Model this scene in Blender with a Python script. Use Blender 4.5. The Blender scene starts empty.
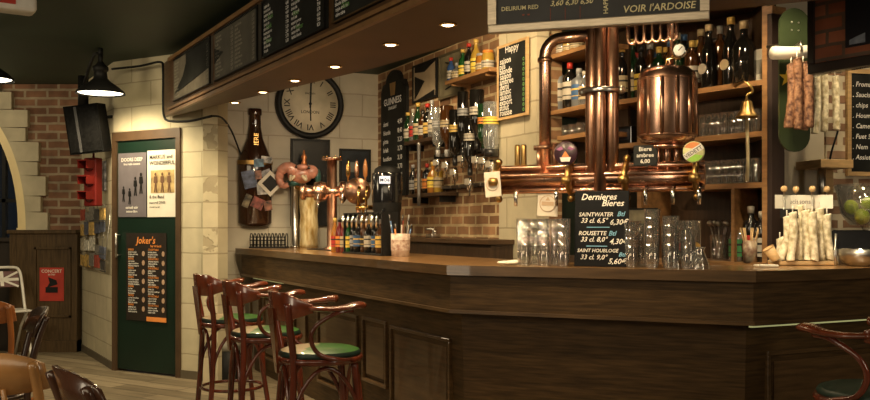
import bpy, bmesh, math, random
from mathutils import Matrix, Vector
R = random.Random(7)
PI = math.pi
S = bpy.context.scene
COL = S.collection

# ------------------------------------------------------------------ camera
EYE = 1.3; FPX = 900.0
cam = bpy.data.cameras.new('camera'); camo = bpy.data.objects.new('camera', cam); COL.objects.link(camo)
camo.location = (0, 0, EYE); camo.rotation_euler = (PI/2, 0, 0)
cam.sensor_width = 36; cam.lens = 36*FPX/870; cam.shift_y = 26/870
cam.clip_start = .05; cam.clip_end = 60
S.camera = camo
S.view_settings.view_transform = 'Standard'
S.view_settings.look = 'None'
S.view_settings.exposure = 0.0

# ------------------------------------------------------------------ materials
MC = {}
def mat(name, c, rough=.5, metal=0., var=.15, vs=8., bump=0., emit=None, es=0., coat=0., stretch=(1,1,1), c2=None, spec=.5):
    if name in MC: return MC[name]
    m = bpy.data.materials.new(name); m.use_nodes = True; MC[name] = m
    nt = m.node_tree; N = nt.nodes; L = nt.links; b = N['Principled BSDF']
    b.inputs['Roughness'].default_value = rough; b.inputs['Metallic'].default_value = metal
    b.inputs['Coat Weight'].default_value = coat; b.inputs['Specular IOR Level'].default_value = spec
    tc = N.new('ShaderNodeTexCoord'); mp = N.new('ShaderNodeMapping'); mp.inputs['Scale'].default_value = stretch
    nz = N.new('ShaderNodeTexNoise'); nz.inputs['Scale'].default_value = vs; nz.inputs['Detail'].default_value = 5
    cr = N.new('ShaderNodeValToRGB')
    L.new(tc.outputs['Object'], mp.inputs['Vector']); L.new(mp.outputs['Vector'], nz.inputs['Vector'])
    L.new(nz.outputs['Fac'], cr.inputs['Fac'])
    cc = c2 if c2 else tuple(min(1, x*(1+var)) for x in c)
    cr.color_ramp.elements[0].position = .32; cr.color_ramp.elements[1].position = .68
    cr.color_ramp.elements[0].color = (*[x*(1-var) for x in c], 1); cr.color_ramp.elements[1].color = (*cc, 1)
    L.new(cr.outputs['Color'], b.inputs['Base Color'])
    if bump:
        bp = N.new('ShaderNodeBump'); bp.inputs['Strength'].default_value = bump; bp.inputs['Distance'].default_value = .01
        L.new(nz.outputs['Fac'], bp.inputs['Height']); L.new(bp.outputs['Normal'], b.inputs['Normal'])
    if emit:
        b.inputs['Emission Color'].default_value = (*emit, 1); b.inputs['Emission Strength'].default_value = es
    return m

def brickmat(name, c1, c2, mortar, bw, bh, ms=.008, rough=.85, bump=.6, noise=.5, ny=False, smooth=.1, dirt=None):
    """bricks laid in metres of the wall's own x and z"""
    m = bpy.data.materials.new(name); m.use_nodes = True; MC[name] = m
    nt = m.node_tree; N = nt.nodes; L = nt.links; b = N['Principled BSDF']; b.inputs['Roughness'].default_value = rough
    tc = N.new('ShaderNodeTexCoord'); sp = N.new('ShaderNodeSeparateXYZ'); cb = N.new('ShaderNodeCombineXYZ')
    L.new(tc.outputs['Object'], sp.inputs[0]); L.new(sp.outputs['Y' if ny else 'X'], cb.inputs['X']); L.new(sp.outputs['Z'], cb.inputs['Y'])
    nz0 = N.new('ShaderNodeTexNoise'); nz0.inputs['Scale'].default_value = 9
    L.new(tc.outputs['Object'], nz0.inputs['Vector'])
    va = N.new('ShaderNodeVectorMath'); va.operation = 'MULTIPLY_ADD'; va.inputs[1].default_value = (.012,.012,0)
    L.new(nz0.outputs['Color'], va.inputs[0]); L.new(cb.outputs[0], va.inputs[2])
    br = N.new('ShaderNodeTexBrick'); L.new(va.outputs[0], br.inputs['Vector'])
    br.inputs['Scale'].default_value = 1; br.inputs['Brick Width'].default_value = bw; br.inputs['Row Height'].default_value = bh
    br.inputs['Mortar Size'].default_value = ms; br.inputs['Mortar Smooth'].default_value = smooth
    br.inputs['Color1'].default_value = (*c1,1); br.inputs['Color2'].default_value = (*c2,1); br.inputs['Mortar'].default_value = (*mortar,1)
    nz = N.new('ShaderNodeTexNoise'); nz.inputs['Scale'].default_value = 5; nz.inputs['Detail'].default_value = 8
    L.new(tc.outputs['Object'], nz.inputs['Vector'])
    mr = N.new('ShaderNodeMapRange'); mr.inputs['To Min'].default_value = 1-noise; mr.inputs['To Max'].default_value = 1+noise
    mr.inputs['From Min'].default_value = .25; mr.inputs['From Max'].default_value = .75
    L.new(nz.outputs['Fac'], mr.inputs['Value'])
    mx = N.new('ShaderNodeMix'); mx.data_type = 'RGBA'; mx.blend_type = 'MULTIPLY'; mx.inputs['Factor'].default_value = 1
    L.new(br.outputs['Color'], mx.inputs[6]); L.new(mr.outputs[0], mx.inputs[7]); L.new(mx.outputs[2], b.inputs['Base Color'])
    iv = N.new('ShaderNodeMath'); iv.operation = 'MULTIPLY_ADD'; iv.inputs[1].default_value = -1; 
    L.new(br.outputs['Fac'], iv.inputs[0])
    m2 = N.new('ShaderNodeMath'); m2.operation = 'MULTIPLY'; m2.inputs[1].default_value = .6; L.new(nz.outputs['Fac'], m2.inputs[0]); L.new(m2.outputs[0], iv.inputs[2])
    bp = N.new('ShaderNodeBump'); bp.inputs['Strength'].default_value = bump; bp.inputs['Distance'].default_value = .012
    L.new(iv.outputs[0], bp.inputs['Height']); L.new(bp.outputs['Normal'], b.inputs['Normal'])
    return m

def glassmat(name, tint, gl=.16, rough=.03, haze=0.):
    m = bpy.data.materials.new(name); m.use_nodes = True; MC[name] = m
    nt = m.node_tree; N = nt.nodes; L = nt.links; N.remove(N['Principled BSDF']); out = N['Material Output']
    tr = N.new('ShaderNodeBsdfTransparent'); tr.inputs[0].default_value = (*tint,1)
    go = N.new('ShaderNodeBsdfGlossy'); go.inputs['Roughness'].default_value = rough
    lw = N.new('ShaderNodeLayerWeight'); lw.inputs['Blend'].default_value = .35
    mr = N.new('ShaderNodeMapRange'); mr.inputs['To Min'].default_value = gl; mr.inputs['To Max'].default_value = .85
    L.new(lw.outputs['Facing'], mr.inputs['Value'])
    mx = N.new('ShaderNodeMixShader'); L.new(mr.outputs[0], mx.inputs[0]); L.new(tr.outputs[0], mx.inputs[1]); L.new(go.outputs[0], mx.inputs[2])
    if haze:
        df = N.new('ShaderNodeBsdfDiffuse'); df.inputs[0].default_value = (.8,.8,.8,1)
        m2 = N.new('ShaderNodeMixShader'); m2.inputs[0].default_value = haze
        L.new(mx.outputs[0], m2.inputs[1]); L.new(df.outputs[0], m2.inputs[2]); L.new(m2.outputs[0], out.inputs[0])
    else: L.new(mx.outputs[0], out.inputs[0])
    return m

WOODH = mat('oak_dark_horizontal', (.064,.036,.0135), .55, var=.4, vs=6, stretch=(1,1,14), bump=.15, spec=.25)
WOODV = mat('oak_dark_vertical', (.075,.046,.020), .55, spec=.25, var=.3, vs=6, stretch=(12,12,1), bump=.12)
WOODTOP = mat('counter_top_wood', (.31,.165,.062), .28, var=.3, vs=4, stretch=(3,9,3), coat=.5)
WOODEDGE = mat('counter_edge_wood', (.085,.048,.02), .35, var=.3, vs=5, stretch=(1,1,12), coat=.3)
CANOPYW = mat('canopy_wood', (.085,.042,.016), .45, var=.3, vs=5, stretch=(1,1,10), coat=.1)
CANOPYU = mat('canopy_underside_wood', (.085,.044,.019), .5, var=.15, vs=3)
TRIMW = mat('canopy_trim_wood', (.22,.12,.05), .4, var=.2)
SHELFW = mat('shelf_wood', (.30,.155,.06), .45, var=.25, vs=5, stretch=(1,6,8))
SHELFD = mat('shelf_dark_wood', (.05,.027,.013), .55, var=.3, vs=5, stretch=(8,8,1))
PINE = mat('pale_pine', (.55,.36,.17), .5, var=.15, vs=6, stretch=(2,2,10))
GREENCEIL = mat('dark_green_ceiling_paint', (.013,.030,.016), .6, var=.2, vs=1.5)
GREEND = mat('dark_green_door_paint', (.004,.017,.010), .42, var=.15, vs=3)
BLACK = mat('black_paint', (.009,.009,.009), .55, var=.2, spec=.25)
BLACKG = mat('black_gloss', (.008,.008,.009), .15, coat=.5)
RUBBER = mat('black_rubber', (.015,.014,.013), .7)
BOARD = mat('chalkboard_slate', (.014,.015,.014), .7, spec=.25, var=.35, vs=6)
BOARDW = mat('worn_chalkboard', (.085,.078,.062), .7, var=.25, vs=7)
BOARDB = mat('worn_chalkboard_pale', (.15,.13,.10), .7, var=.25, vs=9)
CHALK = mat('chalk_white', (.75,.72,.64), .9, emit=(.8,.75,.65), es=.06)
CHALKY = mat('chalk_yellow', (.8,.72,.42), .9)
CHALKG = mat('chalk_green', (.15,.35,.10), .9)
CHALKB = mat('chalk_blue', (.20,.45,.65), .9)
CHALKD = mat('chalk_faded', (.33,.31,.25), .9)
ORANGE = mat('orange_print', (.8,.28,.06), .6)
SILFR = mat('brushed_silver_frame', (.55,.47,.36), .38, metal=.6, var=.15, vs=20, stretch=(1,1,8))
COPPER = mat('copper', (.66,.40,.285), .27, metal=1, var=.28, vs=5, stretch=(3,3,1), bump=.05)
COPPERD = mat('aged_copper', (.40,.23,.155), .33, metal=1, var=.35, vs=7, bump=.08)
BRASS = mat('brass', (.78,.5,.18), .2, metal=1, var=.15, vs=10)
BRASSA = mat('antique_brass', (.4,.25,.09), .35, metal=1, var=.3)
GOLD = mat('gold_leaf', (.95,.60,.17), .3, metal=.25, var=.45, vs=12, stretch=(3,3,.7), bump=.8, c2=(1,.85,.5))
CHROME = mat('chrome', (.75,.75,.75), .12, metal=1, var=.05)
STEEL = mat('stainless_steel', (.5,.48,.45), .28, metal=1, var=.1)
GREYM = mat('grey_metal_post', (.22,.21,.2), .35, metal=.7)
WHITEP = mat('white_painted_metal', (.65,.63,.58), .35)
PAPER = mat('white_paper', (.7,.66,.57), .8, var=.05)
PAPERG = mat('mauve_grey_paper', (.13,.115,.13), .8, var=.1)
RED = mat('red_paint', (.15,.011,.008), .5, spec=.25)
REDP = mat('red_print', (.42,.035,.02), .7)
STONE = mat('grey_quoin_stone', (.48,.43,.31), .9, var=.18, vs=4, bump=.3)
CREAM = mat('cream_arch_paint', (.80,.66,.36), .5, var=.08, vs=3)
MAHOG = mat('mahogany', (.11,.022,.010), .24, var=.35, vs=7, stretch=(3,3,1), coat=.6)
MAHOGL = mat('mahogany_light', (.15,.034,.013), .24, var=.3, vs=7, stretch=(3,3,1), coat=.6)
TANW = mat('tan_chair_wood', (.42,.21,.07), .32, var=.2, coat=.4)
ORW = mat('orange_chair_wood', (.36,.12,.03), .32, var=.2, coat=.4)
DKW = mat('dark_chair_wood', (.035,.016,.010), .3, var=.25, coat=.4)
GREENL = mat('green_leather', (.028,.13,.016), .4, var=.12, coat=.25)
BEIGEL = mat('beige_leather', (.30,.235,.14), .5, var=.12)
DKCUSH = mat('dark_cushion_edge', (.01,.03,.02), .5)
SALAMI = mat('cured_salami', (.15,.03,.014), .5, var=.6, vs=45, bump=.8, c2=(.46,.24,.13))
SAUSW = mat('white_mould_sausage', (.62,.50,.28), .8, var=.35, vs=35, bump=.5, c2=(.98,.9,.7))
LIME = mat('lime_skin', (.40,.50,.02), .35, var=.2, vs=12)
PINK = mat('pink_elephant_paint', (.62,.28,.2), .3, var=.3, vs=15, coat=.6)
TEAL = mat('teal_paint', (.03,.12,.11), .35, coat=.4)
WALLD = mat('dark_plaster', (.10,.08,.06), .9, var=.1)
GLASS = glassmat('clear_glass', (.95,.96,.95), .16, .05, .025)
GLASSP = glassmat('clear_spirit_bottle_glass', (.75,.8,.8), .2, .04, .12)
PANE = glassmat('window_pane_glass', (.6,.62,.62), .08, .02)
BULB = mat('bulb_glow', (1,.9,.7), .5, emit=(1,.72,.36), es=9)
BULBW = mat('lamp_disc_glow', (1,.9,.7), .5, emit=(1,.88,.66), es=5)
LED = mat('led_strip_glow', (.7,.8,.3), .5, emit=(.55,.55,.25), es=.45)
BRK_L = brickmat('brown_red_brick', (.14,.065,.035), (.23,.115,.065), (.30,.235,.16), .235, .088, .013)
BRK_R = brickmat('warm_brown_brick', (.17,.085,.04), (.36,.20,.10), (.50,.38,.22), .21, .082, .011, bump=.9)
BRK_E = brickmat('edge_brick', (.24,.13,.075), (.34,.21,.13), (.6,.52,.38), .22, .085, .02, bump=.9)
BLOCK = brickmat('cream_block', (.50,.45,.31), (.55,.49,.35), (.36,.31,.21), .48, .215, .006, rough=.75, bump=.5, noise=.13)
BLOCKB = brickmat('cream_block_shade', (.40,.36,.29), (.43,.39,.31), (.31,.27,.21), .46, .215, .006, rough=.8, bump=.4, noise=.12)  # darker copy of cream_block, the clock wall's shade put into its colour
PLASTER = mat('cream_plaster', (.50,.45,.35), .8, var=.1, vs=3, bump=.15)
TVBRICK = brickmat('screen_brick_picture', (.22,.07,.035), (.36,.13,.07), (.11,.075,.055), .15, .062, .008, rough=.35, bump=.1)

# ------------------------------------------------------------------ mesh builder
class MB:
    def __init__(s): s.bm = bmesh.new(); s.mi = 0
    def _fin(s, n0, M=None, smooth=False):
        s.bm.faces.ensure_lookup_table()
        for f in s.bm.faces[n0:]:
            f.material_index = s.mi; f.smooth = smooth
    def box(s, x0, x1, y0, y1, z0, z1, M=None, bev=0.):
        n0 = len(s.bm.faces)
        vs = [s.bm.verts.new((x, y, z)) for z in (z0, z1) for (x, y) in ((x0,y0),(x1,y0),(x1,y1),(x0,y1))]
        fs = [s.bm.faces.new([vs[i] for i in q]) for q in ((3,2,1,0),(4,5,6,7),(0,1,5,4),(1,2,6,5),(2,3,7,6),(3,0,4,7))]
        if M is not None: bmesh.ops.transform(s.bm, matrix=M, verts=vs)
        if bev:
            es = list({e for f in fs for e in f.edges})
            bmesh.ops.bevel(s.bm, geom=es, offset=bev, segments=2, affect='EDGES', profile=.5)
        s._fin(n0); return s
    def prism(s, pts, z0, z1, M=None, pts2=None, mside=None, bev=0.):
        n0 = len(s.bm.faces); n = len(pts); p2 = pts2 or pts
        a = [s.bm.verts.new((p[0], p[1], z0)) for p in pts]; b = [s.bm.verts.new((p[0], p[1], z1)) for p in p2]
        s.bm.faces.new(a[::-1]); s.bm.faces.new(b)
        for i in range(n): s.bm.faces.new((a[i], a[(i+1)%n], b[(i+1)%n], b[i]))
        if M is not None: bmesh.ops.transform(s.bm, matrix=M, verts=a+b)
        s._fin(n0)
        if mside is not None:
            s.bm.faces.ensure_lookup_table()
            for f in s.bm.faces[n0+2:]: f.material_index = mside
        return s
    def plate(s, pts, y0, y1):
        """polygon given in x,z extruded along y"""
        n0 = len(s.bm.faces); n = len(pts)
        a = [s.bm.verts.new((p[0], y0, p[1])) for p in pts]; b = [s.bm.verts.new((p[0], y1, p[1])) for p in pts]
        s.bm.faces.new(a); s.bm.faces.new(b[::-1])
        for i in range(n): s.bm.faces.new((a[(i+1)%n], a[i], b[i], b[(i+1)%n]))
        s._fin(n0); return s
    def lathe(s, prof, seg=16, M=None, smooth=True, cap=True):
        n0 = len(s.bm.faces); rings = []; allv = []
        for r, z in prof:
            if r < 1e-5: ring = [s.bm.verts.new((0,0,z))]
            else: ring = [s.bm.verts.new((r*math.cos(2*PI*i/seg), r*math.sin(2*PI*i/seg), z)) for i in range(seg)]
            rings.append(ring); allv += ring
        for a, b in zip(rings, rings[1:]):
            if len(a) == 1 and len(b) == 1: continue
            for i in range(seg):
                j = (i+1)%seg
                if len(a) == 1: s.bm.faces.new((a[0], b[j], b[i]))
                elif len(b) == 1: s.bm.faces.new((a[i], a[j], b[0]))
                else: s.bm.faces.new((a[i], a[j], b[j], b[i]))
        if cap:
            if len(rings[0]) > 1: s.bm.faces.new(rings[0][::-1])
            if len(rings[-1]) > 1: s.bm.faces.new(rings[-1])
        if M is not None: bmesh.ops.transform(s.bm, matrix=M, verts=allv)
        s._fin(n0, smooth=smooth); return s
    def tube(s, pts, r, seg=10, flat=None):
        """tube along points; r number or list; flat=(a,b) scales cross-section (a in the plane normal to z-up frame)"""
        n0 = len(s.bm.faces); P = [Vector(p) for p in pts]; n = len(P)
        rr = r if isinstance(r, (list, tuple)) else [r]*n
        rings = []; up = Vector((0,0,1)); prev = None
        for i in range(n):
            t = (P[min(i+1,n-1)] - P[max(i-1,0)]).normalized()
            if prev is None:
                ref = up if abs(t.z) < .9 else Vector((1,0,0))
                a = t.cross(ref).normalized()
            else:
                a = (prev - t*prev.dot(t)).normalized()
            prev = a; b = a.cross(t).normalized()
            fa, fb = flat if flat else (1,1)
            rings.append([s.bm.verts.new(P[i] + a*(rr[i]*fa*math.cos(2*PI*k/seg)) + b*(rr[i]*fb*math.sin(2*PI*k/seg))) for k in range(seg)])
        for A, B in zip(rings, rings[1:]):
            for k in range(seg):
                j = (k+1)%seg; s.bm.faces.new((A[k], A[j], B[j], B[k]))
        s.bm.faces.new(rings[0][::-1]); s.bm.faces.new(rings[-1])
        s._fin(n0, smooth=True); return s
    def ball(s, c, r, M=None, sc=(1,1,1), seg=12):
        prof = [(max(0,r*math.sin(PI*i/8)) if 0<i<8 else 0, -r*math.cos(PI*i/8)) for i in range(9)]
        MM = Matrix.Translation(c) @ Matrix.Diagonal((*sc,1))
        if M is not None: MM = M @ MM
        return s.lathe(prof, seg, MM)
    def mesh(s, name):
        bmesh.ops.recalc_face_normals(s.bm, faces=s.bm.faces[:])
        me = bpy.data.meshes.new(name); s.bm.to_mesh(me); s.bm.free(); return me

def spline(pts, n=8):
    P = [Vector(p) for p in pts]; out = []
    for i in range(len(P)-1):
        p0 = P[max(i-1,0)]; p1 = P[i]; p2 = P[i+1]; p3 = P[min(i+2,len(P)-1)]
        for k in range(n):
            t = k/n
            out.append(.5*((2*p1)+(-p0+p2)*t+(2*p0-5*p1+4*p2-p3)*t*t+(-p0+3*p1-3*p2+p3)*t**3))
    out.append(P[-1]); return out

def tag(o, label=None, cat=None, group=None, kind=None):
    if label: o['label'] = label
    if cat: o['category'] = cat
    if group: o['group'] = group
    if kind: o['kind'] = kind
    return o
def obj(name, mb, m, parent=None, M=None, label=None):
    if isinstance(mb, Lines):
        for c in clusters(mb): o = obj(name, _text(c), m, parent, M, label)
        return o
    me = mb if isinstance(mb, bpy.types.Mesh) else mb.mesh(name)
    ms = m if isinstance(m, (list, tuple)) else [m]
    if len(me.materials) == 0:
        for x in ms: me.materials.append(x)
    o = bpy.data.objects.new(name, me); COL.objects.link(o)
    if parent: o.parent = parent
    if M is not None: o.matrix_local = M
    if label: o['label'] = label
    return o
def thing(name, label, cat, M=None, group=None):
    o = bpy.data.objects.new(name, None); COL.objects.link(o); o.empty_display_size = .05
    if M is not None: o.matrix_world = M
    return tag(o, label, cat, group)
def struct(name, mb, m, M=None):
    o = obj(name, mb, m, None, M); o['kind'] = 'structure'; return o
def dup(root, M, label=None, group=None):
    r = root.copy(); COL.objects.link(r); r.matrix_world = M
    if label: r['label'] = label
    if group: r['group'] = group
    for ch in list(root.children):
        c = ch.copy(); COL.objects.link(c); c.parent = r
        for g in list(ch.children):
            d = g.copy(); COL.objects.link(d); d.parent = c
    return r
T = Matrix.Translation
def RZ(a): return Matrix.Rotation(a, 4, 'Z')
def RX(a): return Matrix.Rotation(a, 4, 'X')
def RY(a): return Matrix.Rotation(a, 4, 'Y')

def _text(lines, name='lettering'):
    """lines: (string, x, z, size[, align, rot]) lettering as one mesh standing in the x,z plane, facing -y"""
    bm = bmesh.new()
    for ln in lines:
        st, x, z, sz = ln[:4]; al = ln[4] if len(ln) > 4 else 'LEFT'; rot = ln[5] if len(ln) > 5 else 0; sh = ln[6] if len(ln) > 6 else 0
        cu = bpy.data.curves.new('t', 'FONT'); cu.body = st; cu.size = sz; cu.align_x = al; cu.shear = sh; cu.resolution_u = 2; cu.offset = sz*.012
        o = bpy.data.objects.new('t', cu); COL.objects.link(o)
        bpy.context.view_layer.update()
        dg = bpy.context.evaluated_depsgraph_get()
        me = bpy.data.meshes.new_from_object(o.evaluated_get(dg))
        me.transform(T((x, 0, z)) @ RY(-rot) @ RX(PI/2))
        bm.from_mesh(me); bpy.data.objects.remove(o); bpy.data.curves.remove(cu); bpy.data.meshes.remove(me)
    out = bpy.data.meshes.new(name); bm.to_mesh(out); bm.free(); return out
class Lines(list): pass
def text(lines): return Lines(lines)
def clusters(lines):
    left = list(lines); out = []
    def ext(l):
        wd = .55*l[3]*len(l[0]); al = l[4] if len(l) > 4 else 'LEFT'
        x0 = l[1] if al == 'LEFT' else l[1]-wd if al == 'RIGHT' else l[1]-wd/2
        if len(l) > 5 and l[5]: return (l[1]-l[3], l[1], l[2], l[2]+wd)
        return (x0, x0+wd, l[2], l[2]+l[3]*.7)
    while left:
        c = [left.pop(0)]; grow = True
        while grow:
            grow = False
            for l in list(left):
                a = ext(l)
                for k in c:
                    b_ = ext(k); gx = max(a[0]-b_[1], b_[0]-a[1]); gz = max(a[2]-b_[3], b_[2]-a[3])
                    if max(gx,gz) < .018: c.append(l); left.remove(l); grow = True; break
        out.append(c)
    return out
WORDS = 'blonde brune ambree triple rousse cidre ale stout pils blanche bock kriek lambic export saison porter malt houblon fut demi pinte'.split()
def scribble(x0, x1, z0, z1, rows, sz, price=True, seed=1, al=0):
    rr = random.Random(seed); L = []
    for i in range(rows):
        z = z1 - (i+.8)*(z1-z0)/rows
        w = rr.choice(WORDS); 
        if al: w = w.upper()
        L.append((w, x0+rr.uniform(0,.01), z, sz))
        if price: L.append(('%d,%d0' % (rr.randint(2,8), rr.randint(1,9)), x1, z, sz, 'RIGHT'))
    return L

# ------------------------------------------------------------------ plan frames
class Fr:
    def __init__(s, p, d):
        s.p = Vector(p); s.d = Vector(d).normalized(); s.n = Vector((-s.d.y, s.d.x)); s.a = math.atan2(s.d.y, s.d.x)
    def M(s, u=0, v=0, z=0, rz=0):
        q = s.p + s.d*u + s.n*v
        return T((q.x, q.y, z)) @ RZ(s.a+rz)
    def at(s, u, v=0): return s.p + s.d*u + s.n*v
    def u(s, px, v=0):       # distance along the plane where a sight line bearing px meets it
        k = (px-435)/FPX; q = s.p + s.n*v
        return (k*q.y - q.x)/(s.d.x - k*s.d.y)
    def uz(s, px, py, v=0):
        u = s.u(px, v); D = (s.at(u, v)).y
        return u, EYE + (226-py)*D/FPX
def on_z(px, py, z):
    D = FPX*(EYE-z)/(py-226); return Vector(((px-435)*D/FPX, D))
def sz(px, py, D): return Vector(((px-435)*D/FPX, D, EYE+(226-py)*D/FPX))

P0 = Vector((-1.755,8.1)); P1 = Vector((.07,4.6)); P2 = Vector((1.42,4.0)); P3 = P2+Vector((.905,.43)).normalized()*1.6
WING = Fr(P0, P1-P0); MID = Fr(P1, P2-P1); RW = Fr(P2, P3-P2)
CEIL = 2.78; CT = 1.10

# ================================================================== SETTING
# floor: pale weathered boards
m = bpy.data.materials.new('pale_floor_boards'); m.use_nodes = True
nt = m.node_tree; N = nt.nodes; L = nt.links; b = N['Principled BSDF']; b.inputs['Roughness'].default_value = .45
tc = N.new('ShaderNodeTexCoord'); mp = N.new('ShaderNodeMapping'); mp.inputs['Rotation'].default_value = (0,0,math.radians(32))
br = N.new('ShaderNodeTexBrick'); br.inputs['Scale'].default_value = 1; br.inputs['Brick Width'].default_value = 1.1; br.inputs['Row Height'].default_value = .17
br.inputs['Mortar Size'].default_value = .006; br.inputs['Color1'].default_value = (.19,.155,.10,1); br.inputs['Color2'].default_value = (.33,.27,.18,1); br.inputs['Mortar'].default_value = (.08,.06,.04,1)
nz = N.new('ShaderNodeTexNoise'); nz.inputs['Scale'].default_value = 3; nz.inputs['Detail'].default_value = 8
mp2 = N.new('ShaderNodeMapping'); mp2.inputs['Scale'].default_value = (1,7,1)
mr = N.new('ShaderNodeMapRange'); mr.inputs['To Min'].default_value = .4; mr.inputs['To Max'].default_value = 1.5
mx = N.new('ShaderNodeMix'); mx.data_type = 'RGBA'; mx.blend_type = 'MULTIPLY'; mx.inputs['Factor'].default_value = 1
L.new(tc.outputs['Object'], mp.inputs[0]); L.new(mp.outputs[0], br.inputs['Vector']); L.new(mp.outputs[0], mp2.inputs[0]); L.new(mp2.outputs[0], nz.inputs['Vector'])
L.new(nz.outputs['Fac'], mr.inputs['Value']); L.new(br.outputs['Color'], mx.inputs[6]); L.new(mr.outputs[0], mx.inputs[7]); L.new(mx.outputs[2], b.inputs['Base Color'])
FLOORM = m
struct('floor', MB().box(-6.6,4.2,-1.2,10.2,-.1,0), FLOORM)
struct('ceiling', MB().box(-6.6,4.2,-1.2,10.2,CEIL,CEIL+.1), GREENCEIL)

# left brick wall with arched window opening
WL = Fr((-3.69,9.4), (1,0))
wcx = (-40.6-435)*9.4/900+3.69; WA, WBh = .72, 1.35; WCZ = 1.28
arch = [(wcx+WA*math.cos(a), WCZ+WBh*math.sin(a)) for a in [PI*i/24 for i in range(25)]]
pts = [(-2.9,0),(-2.9,CEIL),(.0,CEIL),(.0,0),(arch[0][0],0)] + arch + [(arch[-1][0],0)]
struct('wall_back_left', MB().plate(pts, 0, .3), BRK_L, WL.M())
struct('wall_under_window', MB().box(wcx-WA, wcx+WA, .05,.3,0,1.14), WALLD, WL.M())
# window: moulding + pane + mullions
win = thing('arched_window', 'arched bar window with cream painted moulding and dark panes at far left', 'window', WL.M()); win['kind'] = 'structure'; win.name = 'window_1'
del win['label']; del win['category']
mb = MB()
for i in range(28):
    a0, a1 = PI*i/28-.0001, PI*(i+1)/28
    for (ra, rb, ya, yb) in ((0,-.05,-.05,.25),(-.05,-.10,-.02,.2)):
        q = [(wcx+(WA+ra)*math.cos(a0), WCZ+(WBh+ra)*math.sin(a0)), (wcx+(WA+ra)*math.cos(a1), WCZ+(WBh+ra)*math.sin(a1)),
             (wcx+(WA+rb)*math.cos(a1), WCZ+(WBh+rb)*math.sin(a1)), (wcx+(WA+rb)*math.cos(a0), WCZ+(WBh+rb)*math.sin(a0))]
        mb.plate(q, ya, yb)
for sx in (-1,1):
    mb.box(wcx+sx*WA-(.1 if sx>0 else 0), wcx+sx*WA+(.1 if sx<0 else 0), -.05,.25,1.14,WCZ)
obj('window_frame', mb, CREAM, win)
obj('pane', MB().plate([(wcx+(WA-.09)*math.cos(a), WCZ+(WBh-.09)*math.sin(a)) for a in [PI*i/24 for i in range(25)]]+[(wcx-WA+.09,1.15),(wcx+WA-.09,1.15)], .2,.21), PANE, win)
mb = MB(); mb.box(wcx-.02,wcx+.02,.17,.23,1.15,WCZ+WBh-.1).box(wcx-WA+.1,wcx+WA-.1,.17,.23,1.55,1.59).box(wcx+.36,wcx+.40,.17,.23,1.15,2.35)
obj('glazing_bar', mb, BLACK, win)
# flat, faintly glowing backdrop for the night street beyond the window
NIGHT = mat('night_street', (.01,.016,.025), .8, emit=(.02,.035,.055), es=.5)
struct('night_backdrop', MB().box(-3.6,.2,1.4,1.42,-.05,3.2), NIGHT, WL.M())
sgn = obj('lit_shop_sign', MB().box(-.9,-.33,0,.04,0,.14,bev=.01), mat('shop_sign_glow', (.2,.4,.7), .5, emit=(.25,.45,.8), es=1.6, var=.6, vs=9), None, WL.M(-.02,1.3,1.24))
tag(sgn, 'small blue-white lit sign glowing outside the arched window', 'sign')
# quoins round the arch
mb = MB()
rows_ = [(230,212,50),(212,196,43),(196,176,48),(176,162,40),(162,142,41),(142,128,28),(128,110,30),(110,92,14),(92,80,2)]
for (ya,yb,xr) in rows_:
    za, zb = EYE+(226-ya)*9.4/900, EYE+(226-yb)*9.4/900; xo = (xr-435)*9.4/900+3.69; inner = []
    for i in range(7):
        z = za+(zb-za)*i/6; s_ = min(1,max(0,(z-WCZ)/WBh)); inner.append((wcx+WA*math.cos(math.asin(s_))-(.0 if s_<1 else .0), z))
    if xo < inner[-1][0]+.02: xo = inner[-1][0]+.12
    mb.plate(inner+[(xo, zb-.008),(xo, za+.004)], -.06, .02)
struct('trim_3', mb, STONE, WL.M())
# dado on the brick wall
x0,_ = WL.uz(15,300); 
mb = MB(); mb.box(x0,.0,-.12,0,0,1.22).box(x0-.02,.0,-.15,0,1.22,1.26,bev=.008).box(x0-.01,.0,-.135,0,0,.12)
a,_ = WL.uz(40,300); bb,_ = WL.uz(76,300)
for (xa,xb,za,zb) in ((a,bb,.36,.38),(a,bb,1.06,1.08),(a,a+.02,.36,1.08),(bb-.02,bb,.36,1.08)): mb.box(xa,xb,-.14,-.115,za,zb)
struct('trim_1', mb, WOODV, WL.M())
mb = MB(); mb.box(-2.9,x0,-.04,0,0,1.18).box(-2.9,x0,-.1,.0,1.14,1.18)
struct('trim_2', mb, mat('dark_dado', (.02,.013,.008), .5), WL.M())

# cream block walls
def wall(name, a, b_, m_, z1=CEIL, th=.12, z0=0):
    f = Fr(a, Vector(b_)-Vector(a)); ln = (Vector(b_)-Vector(a)).length
    struct(name, MB().box(0,ln,0,th,z0,z1), m_, f.M()); return f, ln
DA = Vector((-2.9,8.12)); DB = Vector((-2.17,7.7))
WK, _ = wall('wall_left_return', (-3.69,9.4), DA, BLOCK)
DOORF = Fr(DA, DB-DA); dlen = (DB-DA).length
WAe = Vector((-1.81,7.50))
WA_, _ = wall('wall_left_front', DB, WAe, BLOCK)
WR_, _ = wall('wall_corner', WAe, (-1.97,8.2), BLOCK)
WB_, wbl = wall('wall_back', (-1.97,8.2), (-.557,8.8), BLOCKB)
BW, bwl = wall('wall_bar', (-.557,8.8), (-.557+.4392*3.0,8.8-.8984*3.0), BRK_R)
struct('wall_over_door', MB().box(0,dlen,0,.12,2.14,CEIL), BLOCK, DOORF.M())
# dark skirting strip along floor of the cream walls
for nm, f, ln in (('baseboard_left', WK, 1.5), ('baseboard_front', WA_, .4)):
    struct(nm, MB().box(0,ln,-.012,0,0,.07), mat('dark_skirting', (.10,.08,.05), .8), f.M())
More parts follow.
